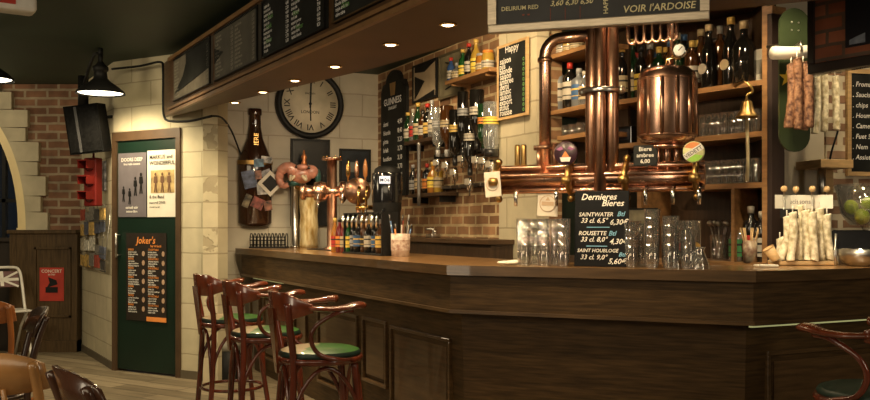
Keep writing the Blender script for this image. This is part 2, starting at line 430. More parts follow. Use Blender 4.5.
# back wall behind the shelf units and right wall
WC, _ = wall('wall_right', (2.06,5.45), (4.1,5.45+.217/.976*2.04), PLASTER)
struct('wall_shelf_back', MB().prism([(.62,6.35),(1.1,6.4),(1.75,6.3),(2.25,5.66),(2.35,5.85),(1.5,6.9),(.55,6.7)],0,CEIL), WALLD)
# pilaster of pale blocks on the brick wall
ua = BW.u(511); ub = BW.u(549)
struct('trim_5', MB().box(ua,ub,-.10,0,0,CEIL), BLOCK, BW.M())
# brick strip on right wall
ua = WC.u(824); struct('wall_right_brick', MB().box(ua,ua+1.4,-.02,0,0,CEIL), BRK_E, WC.M())
# outer shell so the room is closed (behind the camera)
struct('wall_rear', MB().box(-6.6,4.2,-1.3,-1.2,0,CEIL), WALLD)
struct('wall_far_left', MB().box(-6.7,-6.6,-1.2,9.4,0,CEIL), WALLD)
struct('wall_far_right', MB().box(4.1,4.2,-1.2,5.9,0,CEIL), WALLD)

# door
dr = bpy.data.objects.new('door_1', None); COL.objects.link(dr); dr.matrix_world = DOORF.M(); dr['kind'] = 'structure'
obj('door_panel', MB().box(.05,dlen-.05,.0,.045,.02,2.06,bev=.004), GREEND, dr)
mb = MB(); mb.box(0,.05,-.02,.1,0,2.14).box(dlen-.05,dlen,-.02,.1,0,2.14).box(.05,dlen-.05,-.02,.1,2.06,2.14)
obj('door_frame', mb, mat('brown_door_frame', (.07,.04,.02), .5), dr)
mb = MB(); mb.tube([(.09,-.05,1.02),(.09,-.05,1.24)], .009).tube([(.09,0,1.04),(.09,-.05,1.04)],.007).tube([(.09,0,1.22),(.09,-.05,1.22)],.007)
obj('door_handle', mb, STEEL, dr)
# posters on the door
def pan(F_, px0, py0, px1, py1, v=0):
    """rectangle on a wall frame from its seen corners -> u0,z0,w,h"""
    u0, zt = F_.uz(px0, py0, v); u1, zt2 = F_.uz(px1, py0, v); _, zb = F_.uz(px0, py1, v); _, zb2 = F_.uz(px1, py1, v)
    return u0, (zb+zb2)/2, u1-u0, (zt+zt2)/2-(zb+zb2)/2
def figure(mb, x, z, h, y=-.004, lean=0):
    """simple flat standing figure printed on a poster"""
    mb.plate([(x-.1*h,z),(x-.04*h,z+.45*h),(x-.13*h,z+.5*h),(x-.11*h,z+.8*h),(x+.11*h+lean,z+.8*h),(x+.15*h,z+.5*h),(x+.06*h,z+.45*h),(x+.12*h,z),(x+.04*h,z),(x,z+.35*h),(x-.03*h,z)], y, y+.001)
    mb.plate([(x+lean+.07*h*math.cos(a), z+.9*h+.09*h*math.sin(a)) for a in [2*PI*i/8 for i in range(8)]], y, y+.001)
u,z,w,h = pan(DOORF,119,153,147,217)
p = thing('concert_poster', 'mauve-grey concert poster with four dark musicians, left one on the green door', 'poster', DOORF.M(u,-.008,z))
obj('sheet', MB().box(0,w,0,.002,0,h), PAPERG, p)
mb = MB()
for i,(fx,fz,fh) in enumerate(((.2,.24,.33),(.42,.2,.34),(.62,.33,.4),(.82,.36,.44))): figure(mb, fx*w, fz*h, fh*h*.75)
obj('printed_figures', mb, BLACK, p)
obj('lettering', text([('DOORS DEEP', w/2, h*.87, .045,'CENTER'),('live rock concert', w/2, h*.81, .03,'CENTER'),('samedi soir', w/2, h*.13, .034,'CENTER'),('entree libre', w/2, h*.07, .03,'CENTER')]), CHALK, p, T((0,-.004,0)))
u,z,w,h = pan(DOORF,148,150,179,217)
p = thing('concert_poster', 'white concert poster with a colour photo of three people, right one on the green door', 'poster', DOORF.M(u,-.008,z))
obj('sheet', MB().box(0,w,0,.002,0,h), PAPER, p)
obj('printed_photo', MB().box(w*.12,w*.88,-.002,0,h*.36,h*.70), mat('photo_ochre', (.42,.30,.13), .7, var=.5, vs=14), p)
mb = MB()
for fx in (.28,.5,.72): figure(mb, fx*w, h*.37, h*.30, y=-.006)
obj('printed_figures', mb, mat('photo_dark_figures', (.12,.06,.03), .7), p)
obj('lettering', text([('MARKUS and', w*.08, h*.87, .05),('WONDERFUL', w*.08, h*.78, .05),('& the Band', w*.08, h*.28, .04),('mercredi 20h00', w*.08, h*.2, .03),('concert au bar', w*.08, h*.14, .022)]), BLACK, p, T((0,-.004,0)))
u,z,w,h = pan(DOORF,127,233,167,321)
p = thing('door_menu', 'tall black two-column menu with orange heading on the green door', 'menu', DOORF.M(u,-.008,z))
obj('sheet', MB().box(0,w,0,.002,0,h), mat('menu_black_print', (.02,.014,.01), .5), p)
obj('heading_lettering', text([("Joker's", w*.5, h*.88, .085,'CENTER',0,.2),('bar & food', w*.62, h*.84, .03)]+[(x_, xx*w, h*(.8-.105*i), .024) for i in range(7) for xx,x_ in ((.06,'BIERES'),(.56,'COCKTAILS'))]), ORANGE, p, T((0,-.004,0)))
obj('lettering', text([(R.choice(WORDS)+' '+R.choice(WORDS), xx*w, h*(.8-.105*i-.026*k), .021) for i in range(7) for k in (1,2,3) for xx in (.06,.56)]), CHALK, p, T((0,-.004,0)))
for i in range(7):
    for xx in (.44,.93): mb = MB(); mb.plate([(xx*w+.018*math.cos(a), h*(.765-.105*i)+.024*math.sin(a)) for a in [2*PI*j/8 for j in range(8)]], -.004,-.002); obj('printed_food_picture', mb, mat('food_print', (.45,.3,.2), .6), p)
obj('price_strip', MB().box(.52*w,w,-.004,0,.0,.05*h), ORANGE, p)
u,z,w,h = pan(WL,45,267,69,300)
p = thing('red_poster', 'small red poster on the dark brown panelling of the brick wall', 'poster', WL.M(u,-.13,z))
obj('sheet', MB().box(0,w,0,.003,0,h), REDP, p)
mb = MB(); mb.box(w*.25,w*.75,-.003,0,h*.25,h*.42).plate([(w*.3,h*.4),(w*.75,h*.5),(w*.7,h*.62),(w*.35,h*.72),(w*.42,h*.55)],-.004,-.003)
obj('printed_drawing', mb, BLACK, p)
obj('lettering', text([('CONCERT', w*.5, h*.85, .045,'CENTER'),('au bar', w*.5, h*.77, .03,'CENTER')]), PAPER, p, T((0,-.003,0)))

# ------------------------------------------------------------------ wall lamps
def wall_lamp(name, label, c, anchor, sc=1.6):
    t = thing(name, label, 'lamp', T(c) @ Matrix.Scale(sc,4))
    mb = MB(); mb.lathe([(.124,0),(.120,.012),(.095,.035),(.055,.062),(.036,.08),(.032,.115),(.040,.12),(.040,.14),(.022,.155),(.012,.17),(.012,.21),(0,.215)], 24, cap=False)
    obj('lamp_shade', mb, BLACK, t)
    obj('bulb', MB().lathe([(0,.012),(.112,.012),(.112,.006),(0,.004)], 24), BULBW, t)
    a = (Vector(anchor)-Vector(c))/sc
    obj('bracket', MB().tube(spline([(0,0,.16),(0.0,0,.20),(a.x*.35,a.y*.35,.22),(a.x*.8,a.y*.8,.13),(a.x,a.y,.06)]), .009).tube([(a.x,a.y,.14),(a.x,a.y,-.02)], .03, 8), BLACK, t)
    obj('ceiling_stem', MB().tube([(0,0,.2),(0,0,(CEIL-c.z)/sc)], .012), BLACK, t)
    return t
lc = sz(100.5,94,7.5); 
wl_anchor = (-3.3,9.36,lc.z) 
wall_lamp('wall_lamp', 'black enamel wall lamp with a glowing disc above the speaker', lc, (lc.x-.32, lc.y+.45, lc.z+.02))
lc2 = sz(-14,80,6.8)
wall_lamp('wall_lamp', 'black enamel lamp half cut off at the left edge below the green ceiling', lc2, (lc2.x-.05, lc2.y+.2, lc2.z+.2))
# ceiling item top-left
mb = MB(); mb.box(-.16,.16,-.07,.07,0,.09,bev=.02)
p = thing('ceiling_sign', 'cream box sign with red marks hanging at the top left corner', 'sign', T((-2.35,4.9,2.47)) @ RZ(.6))
obj('sign_box', mb, WHITEP, p); obj('red_mark', MB().box(-.1,.05,-.075,-.069,.03,.06), REDP, p)
obj('stem', MB().tube([(0,0,.08),(0,0,.31)],.012), WHITEP, p)

# speaker on the block wall
sp_c = sz(90,129,8.05)
t = thing('wall_speaker', 'black tilted loudspeaker hung in the corner beside the lamp', 'speaker', T(sp_c) @ RZ(-.1) @ RX(.12) @ RY(-.10) @ Matrix.Scale(.93,4))
obj('cabinet', MB().prism([(-.17,-.13),(.17,-.13),(.12,.15),(-.12,.15)], -.23,.23), mat('speaker_black', (.005,.005,.005), .85, spec=.1), t)
obj('grille', MB().box(-.155,.155,-.142,-.13,-.215,.215,bev=.004), mat('speaker_grille', (.006,.006,.006), .9, vs=60, var=.5, spec=.08), t)
obj('edge_strip', MB().box(-.06,-.035,-.147,-.142,-.215,.215), mat('grey_plastic', (.05,.05,.053), .7), t)
obj('wall_bracket', MB().tube([(.1,.12,.1),(.3,.22,.1)],.015).box(.28,.31,.15,.3,.02,.18), BLACK, t)

# traffic light
uu = WK.u(91); tp = WK.at(WK.u(97),-.1)
D_ = tp.y; zc = EYE+(226-182)*D_/900
t = thing('traffic_light', 'red toy traffic light with three hooded lamps below the speaker', 'traffic light', T(sz(92,182,8.2)) @ RZ(-.35))
obj('housing', MB().box(-.07,.07,-.03,.06,-.22,.22,bev=.012), RED, t)
for k in (-1,0,1):
    mb = MB(); mb.lathe([(.052,0),(.052,.10)], 14, T((0,-.03,k*.14)) @ RX(PI/2), cap=False)
    h_ = obj('lamp_hood', MB().prism([(-.055,0),(.055,0),(.05,-.11),(-.05,-.11)], .045,.055, T((0,-.03,k*.14))).prism([(-.055,0),(-.045,0),(-.045,-.1),(-.05,-.1)],-.02,.05,T((0,-.03,k*.14))).prism([(.055,0),(.045,0),(.045,-.1),(.05,-.1)],-.02,.05,T((0,-.03,k*.14))), RED, t)
    obj('lens', MB().lathe([(0,0),(.045,.004),(.045,.02)],14,T((0,-.05,k*.14)) @ RX(-PI/2)), mat('dark_red_lens', (.08,.01,.01), .2), h_)
obj('hanging_bracket', MB().tube([(0,.02,.22),(0,.02,.29)],.01).tube([(0,.02,.29),(.0,.12,.29)],.01), RED, t)
# leaflet rack under it
u0 = WK.u(83,-.03); u1 = WK.u(108,-.03); D_ = WK.at((u0+u1)/2).y
zt = EYE+(226-206)*D_/900; zb = EYE+(226-268)*D_/900
t = thing('leaflet_rack', 'wire wall rack full of cards and leaflets left of the green door', 'rack', WK.M(u0,-.03,zb))
w = u1-u0; h = zt-zb
mb = MB()
for k in range(5): mb.tube([(0,-.03,h*k/4),(w,-.03,h*k/4)],.004,6)
for k in range(7): mb.tube([(w*k/6,-.03,0),(w*k/6,.025,h)],.003,6)
obj('wire_frame', mb, STEEL, t)
for r_ in range(4):
    for k in range(5):
        c_ = R.choice([(.45,.4,.3),(.08,.09,.13),(.3,.05,.03),(.5,.33,.1),(.18,.17,.15),(.6,.58,.5),(.05,.05,.05)])
        mt = mat('leaflet_%d' % (int(c_[0]*100)), c_, .6, var=.6, vs=30)
        obj('leaflet', MB().box(w*k/5+.004,w*k/5+w/5.5,-.025-.01*R.random(),-.015,h*r_/4+.01,h*r_/4+.1+.05*R.random()), mt, t, RY(R.uniform(-.06,.06)))
u0 = WK.u(104,-.01); D_ = WK.at(u0).y
p = obj('blue_leaflet_holder', MB().box(-.06,.06,-.02,.0,-.14,.14,bev=.004), mat('blue_leaflet_print', (.06,.08,.2), .5, var=.8, vs=25, c2=(.5,.5,.55)), None, WK.M(u0,-.0,EYE+(226-176)*D_/900))
tag(p, 'blue-white leaflet holder on the wall behind the red traffic light', 'leaflet holder')

# ================================================================== CANOPY
CZ = 2.23
cA = Vector((-2.18,7.47)); cB = Vector((.073,3.535)); cC = Vector((2.31,2.87))
Q0 = Vector((-2.31,7.72)); Q1 = Vector((-.337,5.27)); Q2 = Vector((.257,4.36)); Q3 = Vector((1.41,3.79)); Q4 = Vector((2.66,3.19))
foot = [cA,cB,cC,Q4,Q3,Q2,Q1,Q0]
t = thing('bar_canopy', 'dark wooden canopy with a panelled fascia hanging over the whole bar', 'canopy')
obj('underside', MB().prism(foot, CZ, CZ+.03), CANOPYU, t)
FA = Fr(cA, cB-cA); fal = (cB-cA).length; FB = Fr(cB, cC-cB); fbl = (cC-cB).length
FE = Fr(Q0, cA-Q0)
FT = 2.69
mb = MB()
for f, l in ((FA,fal),(FB,fbl),(FE,(cA-Q0).length)):
    mb.box(-.01,l+.005,-.02,0,CZ,FT, f.M())
obj('fascia', mb, CANOPYW, t)
mb = MB()
for f, l in ((FA,fal),(FB,fbl)):
    mb.box(-.02,l+.02,-.045,-.02,CZ-.012,CZ+.012, f.M())
    mb.box(-.02,l+.02,-.035,-.02,CZ+.03,CZ+.05, f.M())
mb.box(0,fal,-.04,-.02,FT-.03,FT,FA.M())
obj('trim_moulding', mb, TRIMW, t)
obj('roof', MB().prism(foot, FT, FT+.02), CANOPYW, t)
obj('ceiling_hanger', MB().box(-.03,.03,-.03,.03,FT,CEIL,T((-.6,5.2,0))), BLACK, t); obj('ceiling_hanger', MB().box(-.03,.03,-.03,.03,FT,CEIL,T((1.2,3.6,0))), BLACK, t)
# chalkboards on the fascia
ub_ = [FA.u(x,-.025) for x in (175,212.5,216,260,264,328,335,418)]
zs = (CZ+.075, FT-.045)
bl = ['worn grey chalkboard with a dark torn patch, farthest left on the canopy', 'greyish worn chalkboard with dense chalk list, second from left on the canopy', 'black chalkboard with green and white drink lists, third along the canopy', 'black chalkboard nearest the camera on the left canopy fascia, list cut off by the frame']
for i in range(4):
    u0, u1 = ub_[2*i], ub_[2*i+1]; w = u1-u0; h = zs[1]-zs[0]
    if i == 3: w = FA.u(440,-.025)-u0
    t = thing('canopy_chalkboard', bl[i], 'chalkboard', FA.M(u0,-.035,zs[0]))
    obj('slate', MB().box(0,w,-.0,.015,0,h), [BOARDB,BOARDW,BOARD,BOARD][i], t)
    mb = MB(); fr_ = .018 if i < 2 else .03
    mb.box(w-fr_,w,-.012,0,0,h).box(0,w,-.008,0,h-.012,h).box(0,w,-.008,0,0,.008)
    if i in (2,3): mb.box(0,.012,-.008,0,0,h)
    obj('frame', mb, BLACK if i < 3 else WOODV, t)
    cols = [1,2,2,2][i]; cw = (w-.06)/cols
    WL1 = []; GL1 = []
    for c in range(cols):
        rr = 11
        WL1 += [(a_+' '+R.choice(WORDS) if k_%2==0 else a_,)+tuple(b_) for k_,(a_,*b_) in enumerate(scribble(.03+c*cw, .03+(c+1)*cw-.04, .02, h-.03, rr, .026, seed=i*7+c))]
        for k in range(3): GL1.append((R.choice(WORDS).capitalize(), .06+c*cw+.05*R.random(), .05+(h-.12)*(k+R.random()*.5)/3, .04))
    obj('lettering', text(WL1), CHALKD if i < 2 else CHALK, t, T((0,-.003,0)))
    if i >= 2: obj('green_lettering', text(GL1), CHALKG, t, T((0,-.004,0)))
    if i == 0:
        obj('torn_dark_patch', MB().plate([(.02*w,.16*h),(w*.28,h*.5),(w*.36,h*.75),(w*.36,h*.97),(w*.97,h*.97),(w*.97,h*.36)],-.003,-.001), BOARD, t)
    if i == 1:
        obj('torn_dark_patch', MB().plate([(0,.36*h),(0,.68*h),(w*.22,h*.52)],-.003,-.001), BOARD, t)
# downlights
for i,(px,py) in enumerate(((235,102),(263,91.5),(295,80),(335,66),(390.6,44),(448,24))):
    D_ = 900*(CZ-EYE)/(226-py); X_ = (px-435)*D_/900
    t = thing('canopy_downlight', 'small round glowing downlight set in the canopy underside, '+['farthest left','second from the left','third from the left','fourth from the left','fifth from the left','nearest to the hanging board'][i], 'downlight', T((X_,D_,CZ)), 'downlights in the canopy underside')
    obj('rim', MB().lathe([(.030,0),(.043,-.001),(.043,-.006),(.032,-.008),(.030,-.004)],16,cap=False), BRASS, t)
    obj('bulb', MB().lathe([(0,-.010),(.02,-.009),(.030,-.004),(.030,-.001),(0,-.001)],16), BULB, t)
    li = bpy.data.lights.new('downlight_beam','SPOT'); li.energy = 42; li.color = (1,.74,.42); li.spot_size = 2.75; li.spot_blend = .8; li.shadow_soft_size = .03
    lo = bpy.data.objects.new('downlight_beam', li); COL.objects.link(lo); lo.parent = t; lo.location = (0,0,-.02)

# hanging chalk board with silver frame
HB = Fr((.211,3.435),(.957,-.29)); w = .80; zb = 2.027; hh = .42
t = thing('hanging_chalkboard', 'large chalkboard in a silver frame hanging from the canopy above the taps', 'chalkboard', HB.M(0,-.03,zb))
obj('slate', MB().box(.02,w-.02,0,.015,.02,hh-.02), mat('hanging_slate', (.03,.03,.032), .55, var=.2), t)
mb = MB(); f_ = .032
mb.box(0,w,-.012,.02,0,f_,bev=.004).box(0,w,-.012,.02,hh-f_,hh,bev=.004).box(0,f_,-.012,.02,f_,hh-f_).box(w-f_,w,-.012,.02,f_,hh-f_)
obj('frame', mb, SILFR, t)
obj('lettering', text([('DELIRIUM RED',.05,.082,.022),('3,60',.235,.088,.027,'LEFT',0,.3),('6,30',.29,.088,.027,'LEFT',0,.3),('6,50',.345,.088,.027,'LEFT',0,.3),('HAPPY',.447,.045,.024,'LEFT',PI/2),("VOIR l'ARDOISE",.50,.045,.036,'LEFT',0,.15),
    ('BLONDE',.05,.17,.03),('3,20',.24,.17,.034),('5,80',.31,.17,.034),('DU MOIS',.56,.17,.034)]), CHALKY, t, T((0,-.003,0)))
mb = MB()
for x_ in (.235,.29,.345): mb.box(x_,x_+.0015,-.002,0,.035,.08)
for x_ in (.13,.15): mb.box(x_,x_+.008,-.002,0,.06,.065)
obj('red_chalk_mark', mb, mat('red_chalk', (.3,.08,.05), .9), t)

# ================================================================== BAR COUNTER
def offs(fr_list, offsets, ends):
    """poly-line parallel to the bar front at the given inward offsets"""
    out = [fr_list[0].at(ends[0], offsets[0])]
    for (f, o), (g, q) in zip(zip(fr_list, offsets), list(zip(fr_list, offsets))[1:]):
        a = f.at(0,o); b_ = g.at(0,q); den = f.d.x*g.d.y-f.d.y*g.d.x; r = b_-a
        s_ = (r.x*g.d.y-r.y*g.d.x)/den; out.append(a+f.d*s_)
    out.append(fr_list[-1].at(ends[1], offsets[-1])); return out
FR3 = [WING, MID, RW]; RL = 1.6
def ring(o1, o2, e0=0., e1=RL): return offs(FR3, o1, (e0,e1)) + offs(FR3, o2, (e0,e1))[::-1]
bar = thing('bar_counter', 'long angled dark oak bar counter with panelled front running across the room', 'bar counter')
mb = MB(); mb.prism(ring((-.015,)*3, (.70,.56,.50), -.1), CT-.05, CT, mside=1)
obj('worktop', mb, [WOODTOP, WOODEDGE], bar)
obj('apron', MB().prism(ring((.012,)*3, (.64,.5,.44)), .865, CT-.05), WOODH, bar)
obj('base', MB().prism(ring((.13,)*3,(.62,.48,.42),.02), 0,.865, pts2=ring((.095,)*3,(.62,.48,.42),.02)), WOODH, bar)
mb = MB(); mb.prism(ring((.0,)*3,(.12,)*3), .855,.872)
obj('ledge_moulding', mb, WOODEDGE, bar)
for f, l0, l1 in ((WING,.3,1.1),(RW,.02,1.5)): obj('light_strip', MB().box(l0,l1,.035,.055,.843,.853,f.M()), LED, bar)
def panel(f, u0, u1, z0, z1, v=.10):
    mb = MB(); q = .02
    for (a,b_,c,d) in ((u0,u1,z0,z0+q),(u0,u1,z1-q,z1),(u0,u0+q,z0+q,z1-q),(u1-q,u1,z0+q,z1-q)): mb.box(a,b_,v-.012,v+.03,c,d,bev=.004)
    mb.box(u0+q+.03,u1-q-.03,v+.0,v+.03,z0+q+.03,z1-q-.03)
    return mb
for (xa,xb,zb_,zt_) in ((391,451,.16,.70),(363,387,.30,.715),(318,358,.16,.71)):
    o = obj('raised_panel', panel(WING, WING.u(xa,.1), WING.u(xb,.1), zb_, zt_), WOODEDGE, bar); o.matrix_local = WING.M()
u_ = WING.u(318,.1)-.25
for k in range(2): 
    for (w_, zb_) in ((.28,.3),(.7,.16)):
        o = obj('raised_panel', panel(WING, u_-w_, u_, zb_, .71), WOODEDGE, bar); o.matrix_local = WING.M(); u_ -= w_+.12
        if u_ < 1: break
o = obj('raised_panel', panel(RW, RW.u(766,.1), 1.2, .2, .72), WOODEDGE, bar); o.matrix_local = RW.M()
# raised service lip on the left wing
obj('drip_mat', MB().box(.6,2.0,.42,.6,CT,CT+.006,WING.M()), RUBBER, bar)

# ================================================================== WALL B: clock, bottle sign, frames
u,z = WB_.uz(310,104,-.05); 
t = thing('wall_clock', 'large round clock with roman numerals and black rim partly under the canopy', 'clock', WB_.M(u,-.045,z) @ RX(PI/2))
RC = .325
obj('rim', MB().lathe([(RC-.055,.0),(RC-.05,.03),(RC-.02,.045),(RC,.03),(RC,-.04),(RC-.055,-.04)],40,cap=False), BLACK, t)
obj('dial', MB().lathe([(0,.012),(RC-.05,.012),(RC-.05,-.03),(0,-.03)],40), mat('aged_dial_paper', (.52,.46,.34), .7, var=.25, vs=4), t)
mb = bmesh.new(); rom = ['XII','I','II','III','IIII','V','VI','VII','VIII','IX','X','XI']
lines = []
tm = []
for i, s_ in enumerate(rom):
    me = _text([(s_,0,-.025,.078,'CENTER')]); a = -2*PI*i/12
    me.transform(RY(-a) @ T((0,0,RC-.105)) )
    # back to dial plane (x,y) facing +z
    me.transform(RX(-PI/2)); obj('numeral', me, BLACK, t, T((0,0,.014)))
me = _text([('LONDON',0,-.09,.04,'CENTER'),('ENGLISH',0,.09,.025,'CENTER')]); me.transform(RX(-PI/2)); mb.from_mesh(me)
me = bpy.data.meshes.new('dial_lettering'); mb.to_mesh(me); mb.free(); obj('dial_lettering', me, BLACK, t, T((0,0,.014)))
mb = MB(); mb.box(-.008,.008,-.04,.20,0,.004,RZ(-.03)).box(-.006,.006,-.16,.03,.0,.003,RZ(.02))
obj('clock_hands', mb, BLACK, t, T((0,0,.018)))
obj('hub', MB().lathe([(.015,0),(.012,.012),(0,.014)],12), BLACK, t, T((0,0,.018)))
# bottle sign
u,zb_ = WB_.uz(256,226,-.06); _,zt_ = WB_.uz(256,108,-.06); H = zt_-zb_
t = thing('bottle_wall_sign', 'giant dark beer bottle decoration on the wall, covered with stickers', 'wall sign', WB_.M(u,-.02,zb_))
prof = [(0,0),(.13,0),(.155,.03),(.16,.5*H),(.155,.56*H),(.12,.64*H),(.075,.74*H),(.055,.84*H),(.052,.94*H),(.062,.945*H),(.062,H-.005),(.05,H),(0,H)]
obj('bottle_body', MB().lathe(prof, 28, Matrix.Diagonal((1,.5,1,1))), mat('brown_bottle_gloss', (.03,.012,.006), .12, coat=.8), t)
stk = [(-.13,.30,.12,.16,(.08,.12,.25)),(.0,.22,.1,.1,(.5,.5,.5)),(.05,.33,.09,.12,(.35,.35,.38)),(-.05,.10,.11,.1,(.35,.06,.04)),(.07,.08,.07,.09,(.3,.1,.05)),(-.03,.44,.09,.07,(.1,.25,.4)),(.04,.47,.1,.06,(.55,.53,.5)),(-.12,.12,.06,.12,(.25,.2,.1)),(-.02,.34,.06,.08,(.4,.15,.08))]
for i,(x_,zz,w_,h_,c_) in enumerate(stk):
    y_ = -.5*math.sqrt(max(0,.16**2-(x_+w_/2)**2))-.012
    obj('sticker', MB().box(-w_/2,w_/2,0,.003,-h_/2,h_/2, T((x_+w_/2,y_,zz*H+.1)) @ RY(R.uniform(-.5,.5))), mat('sticker_print_%d' % i, tuple(c*.55 for c in c_), .5, var=.9, vs=18, c2=tuple(min(1,c*1.2+.04) for c in c_)), t)
_m = Matrix.Rotation(PI/4,4,'Y')
obj('sticker', MB().box(-.085,.085,0,.004,-.085,.085, T((.12,-.1,.36*H)) @ _m), PAPER, t, label='white diamond-shaped sticker')
obj('sticker_print', MB().box(-.055,.055,0,.004,-.055,.055, T((.12,-.104,.36*H)) @ _m), BLACK, t)
obj('neck_label', MB().lathe([(.163,.52*H),(.163,.555*H)],28,Matrix.Diagonal((1,.52,1,1)),cap=False), BRASSA, t)
obj('lettering', text([('BIERE',0,0,.06,'CENTER',PI/2)]), BRASSA, t, T((.02,-.05,.72*H)))
# pictures behind taps
def picture(name, label, F_, px0,py0,px1,py1, mats, v=-.0, fw=.02, cat='picture'):
    u,z,w,h = pan(F_,px0,py0,px1,py1,v-.03)
    t = thing(name, label, cat, F_.M(u,v-.03,z))
    mb = MB(); mb.box(0,w,0,.03,0,fw).box(0,w,0,.03,h-fw,h).box(0,fw,0,.03,fw,h-fw).box(w-fw,w,0,.03,fw,h-fw)
    obj('frame', mb, mats[0], t); obj('print', MB().box(fw,w-fw,.01,.028,fw,h-fw), mats[1], t)
    return t, w, h
picture('picture_frame', 'dark framed mirror on the wall right behind the elephant beer tap', WB_, 291,139,330,226, (BLACK, mat('dark_mirror_picture', (.008,.009,.011), .25, var=.4, vs=5)))
t, w, h = picture('picture_frame', 'small black framed dark picture on the wall right of the copper tap', WB_, 340,149,371,182, (BLACK, mat('dark_blue_print', (.01,.014,.02), .3, var=.5, vs=9)))
obj('printed_glass', MB().box(w*.3,w*.6,.004,.009,h*.3,h*.6), mat('dim_print', (.12,.13,.12), .5), t)

# arched GUINNESS board on brick wall
u,z,w,h = pan(BW,381,70,406,196,-.03)
t = thing('arched_chalkboard', 'tall black arched chalkboard headed with a stout name on the brick wall', 'chalkboard', BW.M(u,-.03,z))
ap = [(0,0),(w,0),(w,h*.84),(w*.93,h*.9)] + [(w/2+w*.3*math.cos(a), h*.91+h*.09*math.sin(a)) for a in [PI*i/10 for i in range(11)]] + [(w*.07,h*.9),(0,h*.84)]
obj('board', MB().plate(ap,0,.03), BLACK, t)
mb = MB(); k = .9
mb.plate([(w/2+(x_-w/2)*k, h/2+(z_-h/2)*.95) for x_,z_ in ap],-.004,0)
obj('slate', mb, BOARD, t)
obj('lettering', text([('GUINNESS',w/2,h*.73,.088,'CENTER'),('DRAUGHT',w/2,h*.69,.04,'CENTER')]+scribble(w*.12,w*.88,h*.06,h*.62,8,.06,seed=5)), CHALK, t, T((0,-.007,0)))
obj('printed_glass', MB().plate([(w*.42,h*.8),(w*.58,h*.8),(w*.62,h*.9),(w*.38,h*.9)],-.006,-.004), BRASSA, t)
# two pictures
t, w, h = picture('picture_frame', 'black and pale framed print on the brick wall beside the arched chalkboard', BW, 412,62,436,100, (BLACK, mat('pale_print', (.4,.32,.22), .6)), fw=.015)
obj('printed_shape', MB().plate([(w*.1,h*.1),(w*.5,h*.5),(w*.1,h*.7)],.004,.01).plate([(w*.1,h*.8),(w*.5,h*.75),(w*.95,h*.95),(w*.1,h*.95)],.004,.01).plate([(w*.2,h*.05),(w*.9,h*.05),(w*.9,h*.2)],.004,.01), BLACK, t)
t, w, h = picture('picture_frame', 'greenish framed print on the brick wall directly left of the small bottle shelf', BW, 438,52,461,97, (mat('olive_frame', (.10,.085,.05), .5), mat('olive_print', (.17,.15,.095), .6, var=.4, vs=8)), fw=.02)
obj('printed_shape', MB().tube(spline([(w*.3,.008,h*.2),(w*.7,.008,h*.3),(w*.4,.008,h*.5),(w*.6,.008,h*.7),(w*.3,.008,h*.8)]),.006,6), BLACK, t)
# menu board on brick/pilaster
u,z,w,h = pan(BW,498,42,528,118,-.13)
t = thing('menu_chalkboard', 'chalkboard price list in a pale wooden frame on the pilaster left of the shelves', 'chalkboard', BW.M(u,-.14,z))
mb = MB(); fw = .018
mb.box(0,w,0,.02,0,fw).box(0,w,0,.02,h-fw,h).box(0,fw,0,.02,fw,h-fw).box(w-fw,w,0,.02,fw,h-fw)
obj('frame', mb, PINE, t); obj('slate', MB().box(fw,w-fw,.006,.016,fw,h-fw), BOARD, t)
obj('lettering', text([('Happy',w/2,h*.88,.07,'CENTER')]+scribble(w*.08,w*.9,h*.04,h*.8,11,.062,False,seed=9)), CHALK, t, T((0,.003,0)))
obj('green_lettering', text([('o',w*.85,h*(.06+.065*i),.05) for i in range(11)]), CHALKG, t, T((0,.003,0)))

# ------------------------------------------------------------------ BOTTLES
PROF = {
 'wine': [(0,0),(.036,0),(.038,.01),(.038,.6),(.034,.66),(.017,.76),(.0145,.8),(.0145,.95),(.017,.955),(.017,1),(0,1)],
 'spirit': [(0,0),(.038,0),(.041,.01),(.041,.62),(.036,.68),(.016,.74),(.0145,.78),(.0145,.92),(0,.92)],
 'tall': [(0,0),(.033,0),(.035,.01),(.035,.56),(.03,.64),(.017,.74),(.0135,.82),(.0135,.95),(0,.95)],
 'stubby': [(0,0),(.045,0),(.049,.01),(.049,.48),(.04,.58),(.018,.66),(.016,.7),(.016,.88),(0,.88)],
 'champ': [(0,0),(.042,0),(.044,.01),(.044,.5),(.036,.62),(.02,.74),(.015,.82),(.015,.96),(.018,.97),(.018,1),(0,1)],
 'jar': [(0,0),(.045,0),(.05,.02),(.05,.7),(.042,.8),(.042,.9),(0,.9)],
}
def rad_at(pr, f):
    P_ = PROF[pr]
    for (r0,z0),(r1,z1) in zip(P_,P_[1:]):
        if z0 <= f <= z1 and z1 > z0: return r0+(r1-r0)*(f-z0)/(z1-z0)
    return .03
GM = {'green': mat('bottle_green_glass', (.01,.035,.012), .08, coat=.6), 'black': mat('bottle_black_glass', (.008,.007,.006), .08, coat=.6),
      'brown': mat('bottle_brown_glass', (.06,.022,.006), .08, coat=.6), 'clear': GLASSP, 'amber': mat('bottle_amber_spirit', (.35,.14,.02), .08, coat=.6, emit=(.3,.12,.02), es=.05),
      'gold': mat('bottle_golden_liqueur', (.4,.25,.04), .1, coat=.6), 'red': mat('bottle_red_liqueur', (.13,.008,.008), .08, coat=.6), 'frost': mat('bottle_frosted_glass', (.16,.17,.18), .35, var=.1),
      'blue': mat('bottle_blue_glass', (.03,.07,.2), .1, coat=.5), 'emerald': mat('bottle_emerald_liqueur', (.012,.07,.016), .08, coat=.6)}
